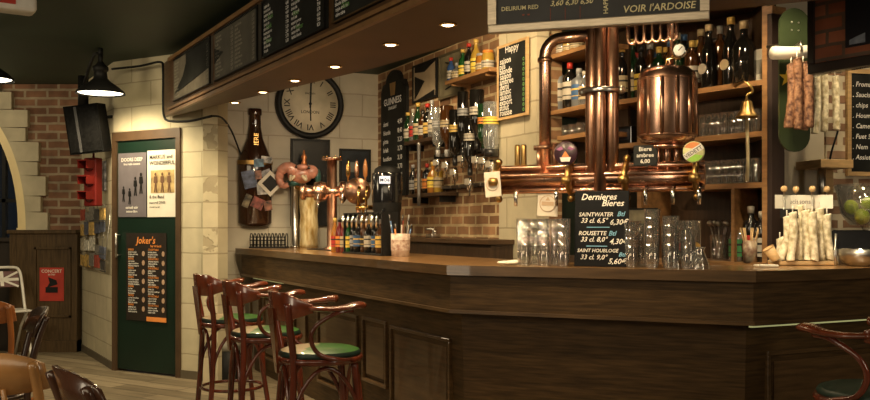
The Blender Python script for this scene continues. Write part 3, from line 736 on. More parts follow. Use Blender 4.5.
CMAP = {'white': (.44,.40,.33), 'black': (.015,.015,.015), 'red': (.45,.03,.02), 'gold': (.6,.4,.1), 'blue': (.035,.10,.24), 'silver': (.3,.3,.3), 'cream': (.45,.36,.22), 'green': (.04,.2,.06), 'orange': (.65,.22,.04), 'yellow': (.75,.55,.08)}
LM = {k: mat('label_'+k, c, .55, var=.12, vs=20) for k, c in CMAP.items()}
KM = {k: mat('cap_'+k, c, .35, var=.05, coat=.3) for k, c in CMAP.items()}
BC = {}
def bottle(M, h, shape='wine', glass='green', label_c='white', cap='black', label='', group=None, name='bottle', scale_r=1., oval=False, inverted=False, lo=.16, hi=.46, writing=True):
    """one bottle = glass body, cap, paper label (with a printed band)"""
    t = thing(name, label, 'bottle', M, group)
    key = (shape, glass, round(h,2), round(scale_r,2))
    if key not in BC:
        BC[key] = MB().lathe([(r*scale_r, z*h) for r, z in PROF[shape]], 16).mesh('body')
        BC[key].materials.append(GM[glass])
    obj('glass_body', BC[key], GM[glass], t)
    top = PROF[shape][-1][1]
    kc = ('cap', shape, cap, round(h,2), round(scale_r,2))
    if kc not in BC:
        r0 = PROF[shape][-2][0]*scale_r
        BC[kc] = MB().lathe([(r0+.001,(top-.10)*h),(r0+.0025,(top-.1)*h),(r0+.0025,(top+.02 if top<1 else 1.004)*h),(0,(top+.025 if top<1 else 1.008)*h)],12).mesh('cap')
        BC[kc].materials.append(KM[cap])
    obj('cap', BC[kc], KM[cap], t)
    if label_c:
        kl = ('lab', shape, label_c, round(h,2), round(scale_r,2), lo, hi, oval)
        if kl not in BC:
            r = rad_at(shape, (lo+hi)/2)*scale_r+.0012
            if oval:
                mb = MB(); rx = .036
                pts = [(rx*math.cos(a), (lo+hi)/2*h+rx*.85*math.sin(a)) for a in [2*PI*i/14 for i in range(14)]]
                mb.plate(pts, -r-.001, -r+.006)
            else:
                mb = MB(); mb.lathe([(r,lo*h),(r,hi*h)],16,cap=False); mb.mi = 1
                mb.lathe([(r+.0006,(lo+(hi-lo)*.62)*h),(r+.0006,(lo+(hi-lo)*.74)*h)],16,cap=False)
                mb.lathe([(r+.0006,(lo+(hi-lo)*.2)*h),(r+.0006,(lo+(hi-lo)*.26)*h)],16,cap=False)
            me = mb.mesh('label'); me.materials.append(LM[label_c]); me.materials.append(LM['black' if label_c not in ('black','blue') else 'gold']); BC[kl] = me
        obj('paper_label', BC[kl], LM[label_c], t)
    return t

# small shelf on the brick wall with bottles
SH = Fr(BW.at(0,-.16), BW.d)
ua = SH.u(447); ub = SH.u(492)
zsf = SH.uz(470,74)[1]
t = thing('wall_shelf', 'short wooden shelf high on the brick wall carrying small bottles', 'shelf', SH.M(ua,0,zsf-.03))
obj('shelf_board', MB().box(0,ub-ua,-.02,.16,0,.03,bev=.003), SHELFW, t)
for x_ in (.08,ub-ua-.1): mb = MB(); mb.plate([(x_,0),(x_+.02,0),(x_+.02,-.1),(x_,-.1)],.13,.16).prism([(x_,.13),(x_+.02,.13),(x_+.02,0),(x_,0)],-.02,0); obj('bracket', mb, SHELFW, t)
sm = [(451,'tall','blue','white','red',.21),(457,'stubby','clear','cream','silver',.16),(463,'wine','emerald','yellow','gold',.23),(469,'wine','black','white','red',.26),(476,'champ','gold','yellow','gold',.27),(482,'jar','amber','cream','silver',.16),(488,'jar','gold','white','orange',.17)]
for i,(px,s_,g_,l_,c_,h_) in enumerate(sm):
    bottle(SH.M(SH.u(px,.07),.07,zsf), h_, s_, g_, l_, c_, '%s bottle, %s label, %s cap, %s on small brick wall shelf' % (g_,l_,c_,['first from the left','second from the left','third from the left','in the middle','third from the right','second from the right','last at the right end'][i]), 'bottles on the small wall shelf', scale_r=.95)

# long shelf with bottles: upper row left
def ledge(name, label, F_, px0, px1, py, v, dep, m_=SHELFD, th=.03):
    ua = F_.u(px0,v); ub = F_.u(px1,v); z = F_.uz((px0+px1)/2,py,v)[1]
    t = thing(name, label, 'shelf', F_.M(ua,v,z-th))
    obj('shelf_board', MB().box(0,ub-ua,0,dep,0,th,bev=.003), m_, t)
    for x_ in (.05, ub-ua-.07): obj('bracket', MB().box(x_,x_+.02,.02,dep,-.05,0), BLACK, t)
    return z
z1 = ledge('wall_shelf', 'dark wall shelf behind the bar left of the spirit dispensers, upper one', BW, 404, 434, 139, -.16, .16)
ups = [(408,'wine','green','white','gold'),(413,'tall','clear','red','white'),(418,'champ','green','cream','gold'),(423,'spirit','brown','white','black'),(427.5,'wine','black','gold','red'),(432,'tall','clear','white','silver')]
for i,(px,s_,g_,l_,c_) in enumerate(ups):
    bottle(BW.M(BW.u(px,-.08),-.08,z1), .27+.03*(i%3), s_, g_, l_, c_, '%s bottle, %s label, %s top, %s from left on the upper dark shelf' % (g_,l_,c_,['first','second','third','fourth','fifth','sixth'][i]), 'bottles on the upper dark wall shelf')
z2 = ledge('wall_shelf', 'dark wall shelf behind the bar left of the spirit dispensers, lower one', BW, 408, 441, 193, -.16, .16)
los = [(413,'tall','black','silver','silver'),(419,'spirit','brown','cream','black'),(427,'spirit','black','orange','red'),(433,'stubby','amber','yellow','gold'),(438.5,'spirit','gold','cream','white')]
for i,(px,s_,g_,l_,c_) in enumerate(los):
    bottle(BW.M(BW.u(px,-.08),-.08,z2), .27+.02*(i%2), s_, g_, l_, c_, '%s bottle, %s label, %s cap, %s from left on the lower dark shelf' % (g_,l_,c_,['first','second','third','fourth','fifth'][i]), 'bottles on the lower dark wall shelf')

# optics: inverted bottles in a dispenser rack
def optic(px, ytop, ybot, shape, glass, lab, cap, label, v=-.16, sr=1.):
    u = BW.u(px, v); D_ = BW.at(u,v).y
    zt = EYE+(226-ytop)*D_/900; zb = EYE+(226-ybot)*D_/900; h = (zt-zb)*.74
    t = bottle(BW.M(u,v,zt) @ RX(PI), h, shape, glass, lab, cap, label, 'upside-down spirit bottles in the wall dispenser', name='optic_bottle', scale_r=sr, lo=.26, hi=.38)
    base = zt-h
    mb = MB(); mb.lathe([(.012,base-.10-zt),(.022,base-.09-zt),(.026,base-.03-zt),(.018,base+.01-zt)],12,RX(PI) )
    # measure hangs below the neck (local frame is flipped)
    mb2 = MB(); mb2.lathe([(.006,h+.13),(.006,h+.10),(.024,h+.09),(.027,h+.02),(.016,h-.01)],12)
    obj('measure', mb2, CHROME, t); mb.bm.free()
    mb3 = MB(); mb3.box(-.03,.03,-.032,-.025,h-.0,h+.045)
    me = obj('price_tag', mb3, LM['white'], t); me.scale = (1,-1,1)
OP = [(438,108,178,'spirit','clear','silver','silver'),(447,106,182,'stubby','brown','cream','silver'),(455,110,190,'spirit','black','gold','black'),(463,92,178,'wine','black','silver','black'),(470,118,200,'spirit','black','white','black'),(477,90,180,'stubby','black','white','black'),(484,104,176,'spirit','green','orange','black'),(491,102,182,'jar','clear','yellow','black')]
ordn = ['first','second','third','fourth','fifth','sixth','seventh','eighth']
for i,o_ in enumerate(OP):
    optic(*o_, '%s spirit bottle with %s label hanging upside down, %s from left in the dispenser row' % (o_[4], o_[5], ordn[i]), sr=1.15)
u0 = BW.u(434,-.04); u1 = BW.u(497,-.04)
t = thing('spirit_dispenser', 'dark wall-mounted spirit dispenser rail holding upside-down bottles on the brick wall', 'dispenser', BW.M(u0,-.04,0))
mb = MB(); mb.box(0,u1-u0,0,.04,1.86,1.90).box(0,u1-u0,0,.04,1.60,1.63)
obj('rail', mb, BLACK, t)
for o_ in OP:
    x_ = BW.u(o_[0],-.16)-u0; mb = MB()
    mb.box(x_-.01,x_+.01,-.09,.0,1.86,1.88).box(x_-.01,x_+.01,-.09,0,1.60,1.62); obj('clamp_arm', mb, STEEL, t)
# canisters at the left of dispensers
p = thing('steel_shaker_tube', 'tall thin steel tube hanging left of the spirit dispensers', 'utensil', BW.M(BW.u(419,-.2),-.2,BW.uz(419,206,-.2)[1]))
obj('tube', MB().lathe([(0,0),(.014,0),(.016,.1),(.016,.5),(.02,.52),(.0,.53)],12), GREYM, p)

# back counter under brick wall
bc = thing('service_counter', 'dark wooden back counter along the foot of the brick wall', 'counter', BW.M())
obj('cabinet', MB().box(.1,2.72,-.28,-.01,0,1.17), SHELFD, bc)
obj('worktop', MB().box(.08,2.74,-.31,-.0,1.17,1.205,bev=.004), mat('dark_ledge_wood', (.07,.038,.018), .4), bc)
t = thing('tap_fitting', 'small black tap fitting on the dark back counter under the bricks', 'tap', BW.M(BW.u(433,-.15),-.15,1.205))
obj('body', MB().box(-.06,.06,-.04,.04,0,.03,bev=.006).tube([(0,0,.03),(0,0,.07),(-.03,-.05,.07)],.01).tube([(.04,0,.03),(.04,0,.06)],.012), STEEL, t)

# ------------------------------------------------------------------ beer taps on left wing
def wing_at(px, v): u = WING.u(px, v); return u
# 1) elephant tap
v = .60; D_ = WING.at(WING.u(304,v),v).y; k = D_/900
t = thing('beer_tap_column', 'gilded beer tap column topped by a pink elephant head on the left bar end', 'beer tap', WING.M(WING.u(304,v),v,CT,-WING.a))
obj('chrome_post', MB().lathe([(0,0),(.05,0),(.05,.012),(.036,.02),(.036,.56),(.045,.57),(.045,.59),(0,.6)],20,T((-.085,0,0))), STEEL, t)
mb = MB(); mb.lathe([(0,0),(.085,0),(.088,.03),(.08,.1),(.088,.2),(.08,.3),(.09,.4),(.085,.48),(.092,.53),(.09,.56),(0,.57)],22,T((.045,0,0)))
o = obj('gilded_drape_post', mb, GOLD, t)
mb = MB(); mb.ball((0,0,0),.10,T((-.03,-.03,.68)),(1.25,1.0,.9),18).ball((0,0,0),.065,T((.07,-.05,.70)),(1.1,.9,1)).ball((0,0,0),.05,T((-.10,-.10,.71)),(1,1,.9)).ball((0,0,0),.04,T((.0,-.12,.74)),(1.4,.8,.7))
obj('elephant_head', mb, PINK, t)
obj('trunk', MB().tube(spline([(-.06,-.08,.70),(-.14,-.10,.74),(-.20,-.09,.70),(-.215,-.08,.63),(-.18,-.09,.57),(-.13,-.10,.58)]), [.055]*8+[.048]*8+[.04]*8+[.033]*8+[.025]*9,12), PINK, t)
mb = MB()
for s_ in (-1,1): mb.tube(spline([(s_*.05-.02,-.11,.66),(s_*.07-.03,-.16,.62),(s_*.05-.04,-.19,.66)]), .014,8)
obj('tusk', mb, mat('ivory', (.8,.7,.5), .4), t)
mb = MB()
mb.ball((0,0,0),.06,T((.13,0,.66)),(.5,1,1.2)).ball((0,0,0),.06,T((-.09,-.02,.60)),(1.3,1,.6))
obj('teal_ear', mb, TEAL, t)
mb = MB(); mb.ball((-.05,-.13,.74),.014).ball((.06,-.115,.735),.014)
obj('eye', mb, BLACKG, t)
obj('crown_knob', MB().lathe([(.022,0),(.03,.02),(.018,.05),(.028,.08),(.012,.11),(.008,.14),(0,.15)],14,T((.0,0,.76))), mat('red_gold', (.6,.22,.08), .3, metal=.5), t)
obj('gold_collar', MB().tube(spline([(-.06,-.09,.56),(.03,-.12,.52),(.12,-.08,.55)]),.018,8), BRASS, t)
for s_ in (0,): obj('spout', MB().tube([(.14,-.02,.43),(.14,-.1,.43),(.14,-.11,.36)],.012), CHROME, t)
# 2) copper T column
v = .5; D_ = WING.at(WING.u(332,v),v).y
t = thing('beer_tap_column', 'copper pipe tap column with horizontal copper barrels beside the elephant tap', 'beer tap', WING.M(WING.u(332,v),v,CT,-WING.a))
hgt = 93*D_/900
obj('column_pipe', MB().lathe([(0,0),(.07,0),(.07,.015),(.042,.03),(.042,hgt-.02)],20), COPPERD, t)
obj('top_flange', MB().lathe([(.042,hgt-.03),(.085,hgt-.025),(.085,hgt-.005),(.03,hgt),(0,hgt)],20), COPPER, t)
mb = MB()
for a in range(6): mb.ball((.07*math.cos(a*PI/3),.07*math.sin(a*PI/3),hgt+.002),.008)
obj('bolt', mb, BRASS, t)
zz = hgt*.63
mb = MB()
prof = [(0,-.26),(.055,-.26),(.07,-.25),(.07,-.22),(.05,-.215),(.05,-.15),(.075,-.145),(.085,-.10),(.075,-.05),(.05,-.04),(.045,.0),(.045,.06),(.07,.065),(.085,.08),(.085,.11),(.05,.12),(.05,.2),(.07,.205),(.07,.24),(0,.24)]
mb.lathe(prof,24,T((0.0,0,zz)) @ RY(PI/2))
obj('horizontal_barrel', mb, COPPER, t)
obj('round_end_plate', MB().lathe([(0,0),(.105,0),(.11,.01),(.105,.03),(0,.035)],28,T((.22,-.10,zz)) @ RX(PI/2)), COPPERD, t)
mb = MB()
for a in range(5): mb.ball((.22+.085*math.cos(a*2*PI/5+.4),-.14,zz+.085*math.sin(a*2*PI/5+.4)),.008)
obj('plate_bolt', mb, BRASS, t)
obj('barrel_neck', MB().lathe([(.06,0),(.06,.12)],20,T((.22,.02,zz)) @ RX(PI/2)), COPPER, t)
obj('plate_leg', MB().tube([(.22,0,0),(.22,0,zz-.04)],.02), COPPERD, t)
for i,(x_,m_) in enumerate(((.14,BRASS),(.21,COPPER),(.28,COPPER))):
    obj('tap_handle', MB().lathe([(.006,0),(.008,.04),(.018,.06),(.02,.12),(.012,.17),(0,.2)],12,T((x_,-.06,zz+.07))), [BRASS,COPPER,mat('orange_wood_handle', (.5,.2,.06), .3, coat=.5)][i], t)
for i,x_ in enumerate((-.1,.1)): obj('spout', MB().tube([(x_,-.06,zz-.02),(x_,-.12,zz-.02),(x_,-.13,zz-.10)],.012), CHROME, t)
# 3) brass lever taps
v = .5
t = thing('beer_tap_column', 'slim brass twin-lever beer tap standing left of the black cooler', 'beer tap', WING.M(WING.u(364,v),v,CT,-WING.a))
mb = MB(); mb.lathe([(0,0),(.05,0),(.05,.01),(.02,.03),(.018,.36),(0,.37)],16)
obj('post', mb, BRASS, t)
obj('cross_bar', MB().tube([(-.06,-.02,.34),(.1,-.02,.34)],.018), BRASS, t)
for x_ in (-.04,.02,.085): obj('lever', MB().tube([(x_,-.03,.34),(x_,-.05,.42),(x_+.01,-.04,.50)],[.008,.01,.014]), BRASS, t)
obj('spout', MB().tube([(.02,-.03,.33),(.02,-.09,.32),(.02,-.09,.26)],.01), CHROME, t)
# 4) black dispenser with display
v = .57; u_ = WING.u(387,v); D_ = WING.at(u_,v).y
t = thing('drink_dispenser', 'tall black rounded drink dispenser with a small white display on the left counter', 'dispenser', WING.M(u_,v,CT,-WING.a))
Hh = 87*D_/900
obj('body', MB().lathe([(0,0),(.10,0),(.105,.02),(.10,.3),(.108,.33),(.105,Hh-.08),(.09,Hh-.02),(.06,Hh),(0,Hh)],24,Matrix.Diagonal((1,.85,1,1))), BLACK, t)
obj('head_band', MB().lathe([(.109,Hh-.27),(.112,Hh-.25),(.112,Hh-.06),(.106,Hh-.05)],24,Matrix.Diagonal((1,.85,1,1)),cap=False), BLACKG, t)
obj('display', MB().box(-.05,.03,-.112,-.10,Hh-.135,Hh-.08,bev=.004), mat('display_white', (.7,.7,.72), .4, emit=(.8,.85,1), es=.6), t)
obj('display_lettering', text([('MO6',-.01,Hh-.12,.034,'CENTER')]), BLACK, t, T((0,-.114,0)))
obj('spout', MB().tube([(-.02,-.09,.32),(-.02,-.16,.30),(-.02,-.16,.25)],.015), BLACKG, t)

# black bottle carrier and front row bottles
v = .33
cr_ = thing('bottle_carrier', 'black rack of small bottles with chrome clamps on the left counter', 'rack', WING.M(WING.u(351,v),v,CT))
ln = WING.u(390,v)-WING.u(351,v)
obj('base_tray', MB().box(0,ln,-.07,.07,0,.012,bev=.003), BLACK, cr_)
obj('top_rail', MB().box(0,ln,-.06,.06,.285,.295).box(0,.012,-.06,.06,.01,.285).box(ln-.012,ln,-.06,.06,.01,.285), BLACK, cr_)
mb = MB()
for i in range(8): mb.tube([(ln*(i+.5)/8,-.065,.292),(ln*(i+.5)/8+.008,-.085,.235),(ln*(i+.5)/8-.006,-.075,.19)],[.006,.012,.008],8)
obj('chrome_clamp', mb, CHROME, cr_)
for i,(px,g_,l_,c_) in enumerate([(335,'amber','red','gold'),(339.5,'red','orange','black'),(344,'red','cream','red'),(348.5,'emerald','yellow','gold')]):
    bottle(WING.M(WING.u(px,v-.02),v-.02,CT), .27, 'tall', g_, l_, c_, '%s mini bottle with %s label, %s of the loose bottles left of the black rack' % (g_,l_,ordn[i]), 'loose bottles beside the black rack', scale_r=.85)
for i in range(7):
    g_,l_,c_ = [('black','silver','silver'),('black','blue','silver'),('brown','black','gold'),('black','white','gold'),('black','blue','black'),('brown','gold','silver'),('black','cream','black')][i]
    bottle(WING.M(WING.u(351,v)+ln*(i+.5)/7,v,CT+.012), .26, 'stubby' if i%2 else 'tall', g_, l_, c_, 'small %s bottle with %s label, %s from left inside the black bottle rack' % (g_,l_,ordn[i]), 'bottles standing in the black rack', scale_r=.8)
# pen cup
v = .34; u_ = WING.u(400.5,v)
t = thing('pen_cup', 'white paper cup with red print full of pens on the left counter', 'cup', WING.M(u_,v,CT,-WING.a))
obj('cup', MB().lathe([(0,0),(.058,0),(.063,.15),(.06,.15),(.055,.01),(0,.01)],24), mat('cup_paper_print', (.6,.42,.34), .6, var=.25, vs=30, c2=(.72,.62,.52)), t)
obj('printed_band', MB().lathe([(.0625,.04),(.0635,.11)],24,cap=False), mat('cup_red_print', (.6,.3,.22), .6, var=.5, vs=45, c2=(.7,.6,.5)), t)
for i in range(9):
    a = i*2*PI/9; c_ = ['blue','white','red','black','white','blue','orange','white','black'][i]
    p = thing('pen', '', 'pen', WING.M(u_,v,CT+.014,-WING.a) @ T((.03*math.cos(a),.03*math.sin(a),0)), None)
    p['label'] = '%s pen sticking out of the printed paper cup, %s' % (c_, ['leaning right','leaning right and back','leaning to the back','leaning back and left','leaning far left','leaning left','leaning left to the front','leaning to the front','leaning front and right'][i]); p['group'] = 'pens in the paper cup'
    e = Vector((.045*math.cos(a),.045*math.sin(a),.2+.03*(i%3)))
    obj('barrel', MB().tube([(0,0,.002),e*.85],.005,8), KM[c_], p); obj('tip', MB().tube([e*.85,e],[.006,.004],8), KM['black' if c_!='black' else 'silver'], p)
# wire basket at bar's left end
v = .62
t = thing('wire_tray', 'black wire drip tray at the far left end of the bar', 'tray', WING.M(.03,.26,CT,-WING.a))
mb = MB()
for i in range(11): mb.tube([(-.16+.032*i,-.06,.0),(-.16+.032*i,-.06,.10),(-.16+.032*i,-.03,.13),(-.16+.032*i,.03,.13),(-.16+.032*i,.06,.10),(-.16+.032*i,.06,0)],.005,6)
for z_ in (.03,.07,.10): mb.tube([(-.16,-.06,z_),(.16,-.06,z_)],.005,6)
obj('wire_grid', mb, BLACK, t); obj('tray_base', MB().box(-.17,.17,-.07,.07,0,.012), BLACK, t)

# ================================================================== BIG COPPER TAP INSTALLATION
V = .36; TB = thing('copper_tap_tower', 'large copper pipe beer tap tower with a horizontal manifold over the middle counter', 'beer tap', MID.M(0,V,0))
D0 = lambda px: MID.u(px,V)
xa, xb, xc = D0(497), D0(705), D0(602); zm = 1.545
def hpipe(mb, z, r, y=0., x0=xa, x1=xb): return mb.tube([(x0,y,z),(x1,y,z)], r, 18)
obj('manifold_pipe', hpipe(MB(), zm, .046), COPPER, TB)
mb = MB(); hpipe(mb, zm+.062,.017,-.01); hpipe(mb, zm-.058,.016,-.02); hpipe(mb, zm+.02, .012,-.048)
obj('parallel_pipe', mb, COPPER, TB)
for px in (499,571,627,697): 
    x_ = D0(px); mb = MB(); mb.lathe([(.075,-.014),(.085,-.008),(.085,.008),(.075,.014)],24,T((x_,0,zm)) @ RY(PI/2))
    mb.lathe([(.025,-.02),(.03,0),(.025,.02)],12,T((x_,-.085,zm-.01))); mb.ball((x_,0,zm+.1),.02); mb.ball((x_,-.0,zm-.1),.02)
    obj('pipe_flange', mb, BRASSA, TB)
mb = MB()
for dx,dy,r in ((-.052,0,.034),(.052,.0,.034),(0,-.045,.03),(0,.045,.05)): mb.tube([(xc+dx,dy,CT),(xc+dx,dy,CEIL)], r, 18)
obj('centre_column', mb, COPPERD, TB)
zcl = MID.uz(602,91,V)[1]
mb = MB(); mb.lathe([(.098,-.012),(.102,0),(.098,.012),(.085,.012),(.085,-.012)],24,T((xc,0,zcl)),cap=False)
for s_ in (-1,1): mb.ball((xc+s_*.1,0,zcl),.022)
mb.tube([(xc-.12,-.0,zcl),(xc+.12,0,zcl)],.014); obj('column_clamp', mb, STEEL, TB)
# left riser pipe with elbow
xl = D0(545); zt = MID.uz(545,47,V)[1]
pts = [(xl,0,zm+.03),(xl,0,zt-.05)] + [(xl+.09-.09*math.cos(a),0,zt-.05+.09*math.sin(a)) for a in [PI/2*i/6 for i in range(1,7)]] + [(xc,0,zt+.04)]
obj('riser_pipe', MB().tube(pts,.031,18), COPPER, TB)
obj('riser_collar', MB().lathe([(.038,-.012),(.04,0),(.038,.012)],18,T((xl,0,zt-.07))), COPPERD, TB)
mb = MB(); mb.lathe([(.045,0),(.045,.02)],18,T((xl,0,zm+.16)))
mb.tube([(xl-.06,0,zm+.17),(xl+.07,0,zm+.17)],.014); mb.tube([(xl+.055,0,zm+.05),(xl+.055,0,zm+.19)],.017); mb.tube([(xl-.035,0,zm+.05),(xl-.035,0,zm+.17)],.012)
obj('riser_valve', mb, COPPERD, TB)
mb = MB(); x_ = D0(521)
for dx in (-.02,.015): mb.lathe([(.013,0),(.016,.01),(.016,.11),(.013,.12)],12,T((x_+dx,0,zm+.07)))
obj('valve_stub', mb, BRASSA, TB)
# tank
xt = D0(667); zt0 = MID.uz(667,146,V)[1]; zt1 = MID.uz(667,66,V)[1]; hT = zt1-zt0; rt = .142
mb = MB(); mb.lathe([(0,0),(rt*.5,.004),(rt*.9,.02),(rt,.05),(rt,hT-.07),(rt*.97,hT-.04),(rt*.75,hT-.012),(rt*.3,hT),(0,hT)],36,T((xt,0,zt0)))
obj('copper_tank', mb, COPPER, TB)
mb = MB()
for z_ in (.05,hT-.07): mb.lathe([(rt,z_-.006),(rt+.006,z_),(rt,z_+.006)],36,T((xt,0,zt0)),cap=False)
for k_ in range(12): 
    a = k_*PI/6; mb.tube([(xt+(rt-.004)*math.cos(a),(rt-.004)*math.sin(a),zt0+.05),(xt+(rt-.004)*math.cos(a),(rt-.004)*math.sin(a),zt0+hT-.07)],.012,8)
obj('tank_rib', mb, COPPERD, TB)
mb = MB()
for dx in (-.05,0,.05): mb.tube([(xt+dx,0,zm+.04),(xt+dx,0,zt0+.03)],.02,12)
mb.lathe([(.09,0),(.09,.02)],20,T((xt,0,zt0-.015)))
obj('tank_leg', mb, COPPER, TB)
# coils
mb = MB()
for i in range(6):
    x_ = D0(632+i*8.2); pts = [(x_+.018*math.cos(a), .02*math.sin(a)*0, zt1+.05+.13*t_) for t_,a in [(0,0)]]
    zb_c = MID.uz(632,44,V)[1]
    pts = [(x_-.02,0,zb_c+.5),(x_-.02,0,zb_c+.03)]+[(x_+.02*(-math.cos(a)),0,zb_c+.03-.03*math.sin(a)) for a in [PI*j/6 for j in range(1,6)]]+[(x_+.02,.0,zb_c+.03),(x_+.02,.06,zb_c+.5)]
    mb.tube(pts,.009,8)
mb.tube([(D0(672),0,zt1-.01),(D0(672),0,2.7)],.011,8)
obj('cooling_coil', mb, COPPER, TB)
xg = D0(681); zg = MID.uz(681,52,V)[1]
g = obj('pressure_gauge', MB().lathe([(0,0),(.034,0),(.036,.02),(.03,.026),(0,.026)],24,T((xg,-.03,zg)) @ RX(PI/2)), CHROME, TB)
obj('gauge_dial', MB().lathe([(0,.0),(.028,.0),(.028,.002),(0,.002)],24,T((xg,-.058,zg)) @ RX(PI/2)), mat('gauge_white', (.7,.72,.72), .5), g)
obj('gauge_needle', MB().box(-.002,.002,0,.001,-.005,.022,T((xg,-.062,zg)) @ RY(.8)), BLACK, g)
obj('gauge_stem', MB().tube([(xt,0,zt0+hT-.01),(xt,0,zg-.03),(xg,-.02,zg-.03)],.01), BRASS, TB)
# spouts
for px in (648,675,701,560,520):
    x_ = D0(px); o = obj('tap_spout', MB().tube([(x_,-.04,zm-.05),(x_,-.07,zm-.07),(x_,-.07,zm-.14)],[.012,.012,.009],10), CHROME, TB)
# tap badges
def badge(px, py, r, m_, name, v=-.07):
    x_ = D0(px); z_ = MID.uz(px,py,V+v)[1]
    o = obj(name, MB().lathe([(0,0),(r,0),(r,.012),(r*.93,.016),(0,.016)],28,T((x_,v,z_)) @ RX(PI/2)), m_, TB)
    obj('badge_stem', MB().tube([(x_,v+.01,z_-r*.8),(x_,v+.03,zm+.05)],.008), CHROME, o)
    return o, x_, z_
o, x_, z_ = badge(696,152,.052, mat('badge_ivory', (.6,.6,.3), .4, var=.1), 'round_tap_badge')
mb = MB(); mb.plate([(x_+.048*math.cos(a), z_+.048*math.sin(a)) for a in [PI*.05+PI*.8*i/12 for i in range(13)]],-.088,-.086); mb.mi = 1
mb.plate([(x_+.048*math.cos(a), z_+.048*math.sin(a)) for a in [PI*1.02+PI*.85*i/12 for i in range(13)]],-.088,-.086); mb.mi = 2
mb.box(-.05,.05,-.0895,-.087,-.014,.016, T((x_,0,z_)) @ RY(-.55))
obj('badge_print', mb, [mat('badge_orange', (.6,.2,.05), .4), mat('badge_green', (.25,.5,.05), .4), WHITEP], o)
obj('badge_lettering', text([('VEDETT',0,-.009,.026,'CENTER')]), BLACK, o, T((x_,-.091,z_)) @ RY(-.55))
o, x_, z_ = badge(570,153,.062, mat('badge_dark_purple', (.03,.012,.02), .3), 'round_tap_badge')
mb = MB(); mb.plate([(x_-.05,z_+.02),(x_-.02,z_+.035),(x_-.01,z_+.02),(x_-.03,z_+.012)],-.089,-.087).plate([(x_+.05,z_+.02),(x_+.02,z_+.035),(x_+.01,z_+.02),(x_+.03,z_+.012)],-.089,-.087); mb.mi = 1
mb.plate([(x_-.02,z_-.02),(x_,z_+.01),(x_+.02,z_-.02)],-.089,-.087); mb.mi = 2
mb.plate([(x_-.03,z_-.022),(x_+.03,z_-.022),(x_+.022,z_-.045),(x_-.022,z_-.045)],-.09,-.087)
obj('badge_print', mb, [mat('print_purple', (.25,.08,.2), .5), mat('print_orange', (.6,.2,.04), .5), WHITEP], o)
# black tap sign board left of tank
x_ = D0(648); z_ = MID.uz(648,158,V)[1]
o = obj('tap_sign', MB().box(-.06,.06,-.012,0,-.045,.06,T((x_,-.06,z_)),bev=.006), BOARD, TB)
obj('sign_lettering', text([('Biere',0,.03,.03,'CENTER'),('ambree',0,.0,.028,'CENTER'),('6,00',0,-.03,.028,'CENTER')]), CHALK, o, T((x_,-.074,z_)))
obj('sign_stem', MB().tube([(x_,-.05,z_-.04),(x_,-.03,zm+.05)],.008), CHROME, o)
# beer mats hung
for (px0,py0,px1,py1,lab) in ((486,172,503,197,'white square beer mat hung at the left end of the copper manifold'),(535,191,556,216,'white beer mat with a round emblem hung under the copper manifold')):
    ux = MID.uz((px0+px1)/2,(py0+py1)/2,V-.06)
    w = (px1-px0)*4.8/900; h = (py1-py0)*4.8/900
    t = thing('beer_mat', lab, 'beer mat', MID.M(ux[0],V-.09 if px0<500 else V-.02,ux[1]) @ RY(.05 if px0>500 else -.08))
    obj('card', MB().box(-w/2,w/2,0,.004,-h/2,h/2,bev=.0015), mat('beer_mat_card', (.55,.5,.42), .8), t)
    mb = MB(); mb.lathe([(w*.36,0),(w*.40,0),(w*.40,.001),(w*.36,.001)],24,T((0,-.001,0)) @ RX(PI/2),cap=False)
    mb.box(-w*.3,w*.3,-.002,0,-h*.08,h*.08).plate([(-w*.12,h*.12),(w*.12,h*.12),(0,h*.28)],-.002,0)
    obj('printed_emblem', mb, mat('emblem_grey', (.12,.1,.09) if px0>500 else (.42,.3,.2), .7), t)
    obj('hanging_string', MB().tube([(0,.003,h/2-.002),(0,.02,h/2+.03)],.0015,6), PAPER, t)

# ------------------------------------------------------------------ small chalk board on counter
v = .10; u_ = MID.u(574,v); u2 = MID.u(628,v); D_ = MID.at(u_,v).y; w = u2-u_; h = 75*D_/900
t = thing('counter_chalkboard', 'small standing chalkboard listing three bottled beers on the middle counter', 'chalkboard', MID.M(u_,v,CT+.002) @ RX(-.06))
obj('slate', MB().box(0,w,0,.012,0,h,bev=.002), mat('small_slate', (.006,.0065,.008), .75, spec=.2), t)
obj('stand', MB().box(w*.45,w*.55,.012,.09,0,.015), BLACK, t)
kk = w/.26
obj('lettering', text([('Dernieres',.03*kk,h*.885,.042*kk,'LEFT',0,.3),('Bieres',.13*kk,h*.80,.042*kk,'LEFT',0,.3),('SAINTWATER',.02*kk,h*.665,.027*kk,'LEFT',0,.2),('33 cl. 6,5°',.03*kk,h*.58,.032*kk,'LEFT',0,.3),('6,30€',.17*kk,h*.555,.036*kk,'LEFT',0,.3),
    ('ROUSETTE',.02*kk,h*.415,.028*kk,'LEFT',0,.2),('33 cl. 8,0°',.03*kk,h*.33,.032*kk,'LEFT',0,.3),('4,30€',.17*kk,h*.30,.036*kk,'LEFT',0,.3),('SAINT HOUBLOGE',.015*kk,h*.19,.0235*kk,'LEFT',0,.2),('33 cl. 9,0°',.03*kk,h*.095,.032*kk,'LEFT',0,.3),('5,60€',.165*kk,h*.04,.036*kk,'LEFT',0,.3)]), CHALK, t, T((0,-.003,0)))
mb = MB(); pass
me = text([('Btl',.205*kk,h*.665,.032*kk,'LEFT',0,.3),('Btl',.165*kk,h*.41,.032*kk,'LEFT',0,.3),('Btl',.215*kk,h*.138,.028*kk,'LEFT',0,.3)])
